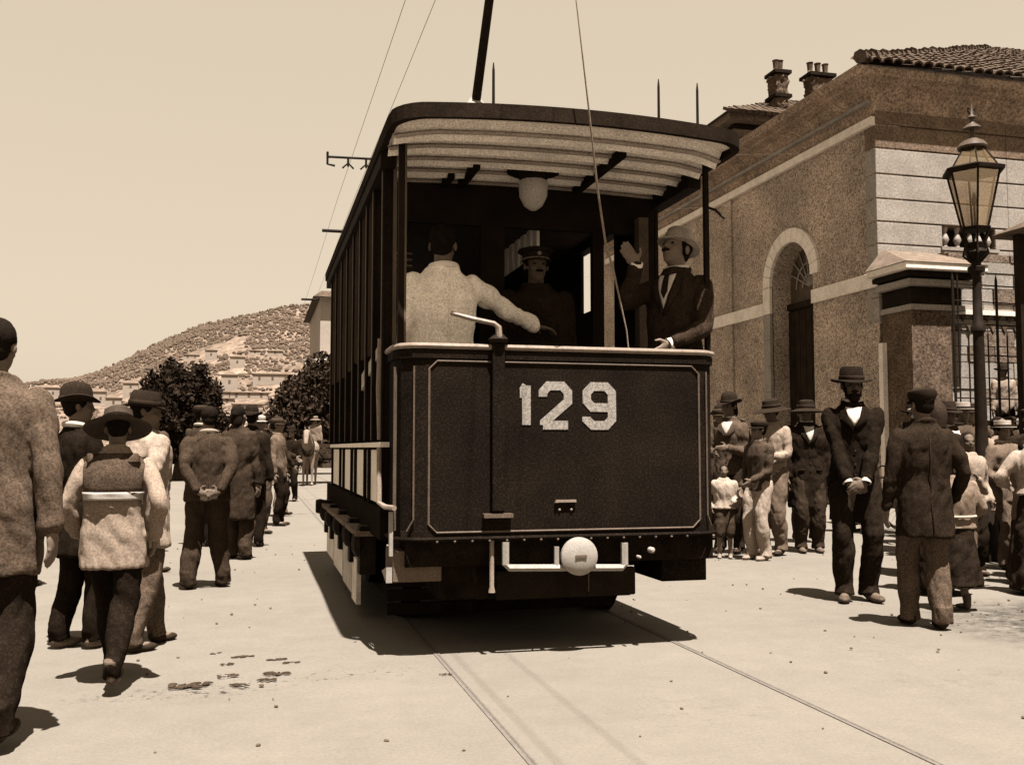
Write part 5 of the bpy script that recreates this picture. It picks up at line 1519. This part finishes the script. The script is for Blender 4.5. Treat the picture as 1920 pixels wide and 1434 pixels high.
# ---- the packed crowd at the far right, behind the front figures
rc = random.Random(5)
POSES = (dict(), dict(hands=((.22, -.12, .9), (-.2, -.2, 1.0))), dict(hands=((-.05, -.24, 1.14), (.06, -.27, 1.10)), elbows=((.9, -.1, -.6), (-.9, -.1, -.6))),
         dict(hands=((.19, -.08, 1.0), (-.24, -.05, .84)), elbows=((1, .5, 0), (-.5, .8, 0))), dict(hands=((.08, -.30, 1.50), (-.2, -.1, .9)), elbows=((.6, -.2, -1), (-.5, .8, 0))),
         dict(hands=((.1, .18, .92), (-.1, .2, .92)), elbows=((1, .6, 0), (-1, .6, 0)), lean=.05), dict(feet=((.14, -.2, .2), (-.12, .15, -.2)), lean=.06, twist=.2))
crowd = [
    (6.60, 8.4, 1.60, 'brim', .013, .030, 'man in a black wide hat nearest the lamp post'),
    (6.95, 8.0, 1.42, 'boater', .26, .10, 'youth in a straw boater with dark band in the crowd'),
    (6.30, 7.7, 1.30, None, .02, .22, 'bare headed child in a white blouse deep in the crowd'),
    (7.45, 8.2, 1.55, 'cap', .015, .016, 'man in a black cap at the far right of the crowd'),
    (7.15, 9.4, 1.68, 'bowler', .013, .02, 'man in a bowler hat behind the lamp post'),
    (7.55, 9.3, 1.66, 'boater', .24, .05, 'man in a pale boater behind the black cap'),
    (7.75, 10.2, 1.74, 'wide', .20, .03, 'tall man in a pale wide hat beside the lamp post'),
    (8.20, 10.3, 1.66, 'scarf', .25, .06, 'woman in a white headscarf at the back of the crowd'),
    (7.95, 9.2, 1.50, None, .02, .16, 'bare headed boy in a light shirt by the right border'),
    (6.55, 10.9, 1.70, 'cap', .02, .05, 'man in a grey jacket and dark cap behind the row of boys'),
    (6.50, 8.3, 1.20, 'boater', .22, .14, 'small boy in a straw hat low in the crowd'),
    (6.35, 7.05, 1.22, None, .05, .12, 'little girl with light hair in front of the crowd'),
    (6.75, 7.35, 1.34, 'cap', .014, .03, 'boy in a black cap close to the right border'),
    (9.05, 11.0, 1.72, 'brim', .014, .05, 'man in a dark felt hat below the stairs'),
    (7.95, 11.9, 1.74, 'bowler', .015, .016, 'man in a black suit and bowler near the railings'),
    (9.4, 12.3, 1.70, 'boater', .26, .12, 'man in a light jacket and boater under the lodge eave'),
    (8.9, 13.2, 1.76, 'cap', .2, .04, 'man in a white cap in front of the railings'),
    (5.85, 7.25, 1.05, None, .02, .18, 'very small child in a pale shirt behind the child in the pinafore'),
    (7.0, 7.5, 1.20, 'boater', .2, .02, 'small boy in straw hat and dark jacket by the right border'),
    (5.9, 8.0, 1.36, 'cap', .012, .11, 'boy in black cap and pale jacket behind the dark headscarf'),
    (8.55, 11.5, 1.74, 'brim', .011, .012, 'man in black with a felt hat beyond the lamp post'),
    (8.3, 11.0, 1.60, None, .01, .2, 'bare headed man in shirt sleeves beneath the lodge'),
    (6.1, 12.2, 1.70, 'bowler', .011, .03, 'man in bowler between the bearded man and the capped boy'),
    (7.9, 8.6, 1.34, 'scarf', .03, .05, 'girl in a dark headscarf at the right border'),
    (6.90, 9.0, 1.55, 'boater', .2, .05, 'youth in straw hat just behind the white collared man'),
]
for i, (x, y, h, ht, hv, jv, lab) in enumerate(crowd):
    dress = i in (7, 11, 23)
    person(lab, x, y, rc.uniform(-.9, .5), h, group='crowd packed at the right under the lamp', hat=ht, hatv=hv, jacket=jv, trousers=rc.choice((.014, .03, .08)), hair='long' if dress else True,
           skirt=.03 if dress else None, open_=(.28, .18) if jv < .04 and i % 3 == 0 else None, collar=.2 if i % 4 == 1 else None, vox=.014, skin=m_skin if i % 2 else m_skin_dk, head=(rc.uniform(-.4, .4), 0), girth=rc.uniform(1.05, 1.25),
           **rc.choice(POSES))
for x, y, z, lab, jv, ht in ((12.62, 14.35 + .0, 0, 'man in dark clothes standing against the iron railings', .03, 'cap'), (13.5, 15.5, 1.02, 'man in a pale shirt standing up on the outside stairs', .2, 'brim')):
    person(lab, x, y, .2 - .5, 1.7, z0=z, jacket=jv, hat=ht, hatv=.02, vox=.016, skin=m_skin_dk)

# ------------------------------------------------------------------ bicycle leaning behind the bearded man
def bicycle():
    t = thing('bicycle', 'black bicycle standing behind the bearded man, one wheel showing on each side of him', 'bicycle', (8.42, 12.15, 0), .10)
    R = .30
    for x in (-.36, .40):
        w = MB(); w.tube([(x + R * math.cos(a), 0, R + .02 + R * math.sin(a)) for a in [2 * PI * k / 28 for k in range(28)]], .022, 7, closed=True); wo = w.build('wheel', m_iron, t, True)
        h = MB(); h.tube([(x, -.04, R + .02), (x, .04, R + .02)], .022, 8); h.build('hub', m_iron, wo)
        for k in range(14):
            a = 2 * PI * k / 14; s_ = MB(); s_.tube([(x, 0, R + .02), (x + R * math.cos(a), 0, R + .02 + R * math.sin(a))], .0022, 4); s_.build('spoke', m_iron, wo)
    f = MB(); z = R + .02
    for a, b in (((-.36, z), (-.02, z - .03)), ((-.36, z), (-.12, z + .42)), ((-.12, z + .5), (-.02, z - .03)), ((-.12, z + .42), (.26, z + .42)), ((-.02, z - .03), (.28, z + .32)), ((.24, z + .55), (.40, z))):
        f.tube([(a[0], 0, a[1]), (b[0], 0, b[1])], .014, 7)
    f.build('frame', m_iron, t)
    s_ = MB(); s_.loft([ellring((-.14, 0, z + .52), .12, .07), ellring((-.13, 0, z + .55), .13, .05)]); s_.build('saddle', m_shoe, t, True)
    h = MB(); h.tube([(.20, -.22, z + .52), (.25, -.2, z + .58), (.24, 0, z + .57), (.25, .2, z + .58), (.20, .22, z + .52)], .012, 7); h.build('handlebar', m_iron, t)
    p = MB(); p.tube([(-.02, -.1, z - .15), (-.02, -.05, z - .15), (-.02, .05, z + .1), (-.02, .1, z + .1)], .01, 6); p.box((-.02, -.12, z - .15), (.08, .06, .02)); p.box((-.02, .12, z + .1), (.08, .06, .02)); p.build('crank', m_iron, t)
bicycle()

# ------------------------------------------------------------------ horse and cart far down the street
def horse_cart():
    hx, hy = 1.62, 31.5
    t = thing('horse', 'pale grey horse harnessed to a cart coming up the street in the distance', 'horse', (hx, hy, 0), -.15)
    mb = MB()
    mb.tube([(0, -.55, 1.08), (0, -.3, 1.10), (0, .2, 1.08), (0, .6, 1.14), (0, .8, 1.05)], [.20, .27, .27, .26, .15], 14)
    mb.tube([(0, -.5, 1.20), (0, -.75, 1.42), (0, -.92, 1.62)], [.19, .14, .10], 12)
    mb.tube([(0, -.88, 1.66), (0, -1.02, 1.50), (0, -1.16, 1.26)], [.105, .085, .055], 12)
    for s_ in (-1, 1):
        mb.tube([(s_ * .05, -.86, 1.72), (s_ * .065, -.86, 1.84)], [.03, .008], 6)
        mb.tube([(s_ * .13, -.45, 1.0), (s_ * .13, -.47, .62), (s_ * .13, -.46, .34), (s_ * .13, -.47, .08), (s_ * .13, -.50, .02)], [.11, .065, .04, .035, .055], 9)
        mb.tube([(s_ * .13, .58, 1.0), (s_ * .13, .50, .72), (s_ * .13, .70, .48), (s_ * .13, .66, .10), (s_ * .13, .63, .02)], [.15, .09, .05, .036, .055], 9)
    mb.tube([(0, .82, 1.15), (0, .95, .9), (0, .93, .5)], [.05, .06, .02], 8)
    solid(mb, 'body', mat('grey_horse', .15, .8, .2, 5, .2, 80, .2), t, .022, 3)
    m2 = MB(); m2.tube([(0, -.84, 1.80), (0, -.70, 1.58), (0, -.50, 1.36)], [.03, .045, .03], 8); m2.build('mane', m_hair, t, True)
    m3 = MB(); m3.tube([(.17 * math.cos(a), -.56 + .05 * math.sin(a), 1.2 + .28 * math.sin(a)) for a in [2 * PI * k / 18 for k in range(18)]], .05, 8, closed=True); m3.build('horse_collar', m_shoe, t, True)
    for s_ in (-1, 1):
        m4 = MB(); m4.ell((s_ * .075, -.98, 1.60), .018, seg=8, rings=6); m4.build('eye', m_hair, t, True)
    c = thing('cart', 'two wheeled wooden cart behind the pale horse', 'cart', (hx + .25, hy + 2.0, 0), -.15)
    mb = MB(); mb.bx(-.62, .62, -.7, 1.1, .75, .82); mb.build('floor', m_dkwood, c)
    for a in ((-.62, -.58, -.7, 1.1), (.58, .62, -.7, 1.1), (-.62, .62, -.72, -.68), (-.62, .62, 1.08, 1.12)):
        for z in (.84, 1.0, 1.16):
            mb = MB(); mb.bx(a[0], a[1], a[2], a[3], z, z + .13); mb.build('side_plank', m_bark, c)
    for s_ in (-1, 1):
        w = MB(); w.tube([(s_ * .72, .2 + .55 * math.cos(a), .57 + .55 * math.sin(a)) for a in [2 * PI * k / 26 for k in range(26)]], .035, 6, closed=True); wo = w.build('wheel', m_dkwood, c)
        for k in range(10):
            a = 2 * PI * k / 10; sp = MB(); sp.tube([(s_ * .72, .2, .57), (s_ * .72, .2 + .55 * math.cos(a), .57 + .55 * math.sin(a))], .018, 5); sp.build('spoke', m_dkwood, wo)
        sh_ = MB(); sh_.tube([(s_ * .40, -.7, .8), (s_ * .30, -1.5, 1.0), (s_ * .26, -2.5, 1.08)], .025, 6); sh_.build('shaft', m_dkwood, c)
    person('carter in a white shirt sitting up on the distant cart', hx + .28, hy + 1.9, -.2, 1.6, z0=.60, jacket=.15, hat='wide', hatv=.12, vox=.02)
    person('man in dark clothes walking beside the distant horse', hx - .75, hy + .4, -.1, 1.62, jacket=.03, hat='brim', hatv=.02, vox=.02)
horse_cart()
bpy.data.objects.remove(fold_axis)
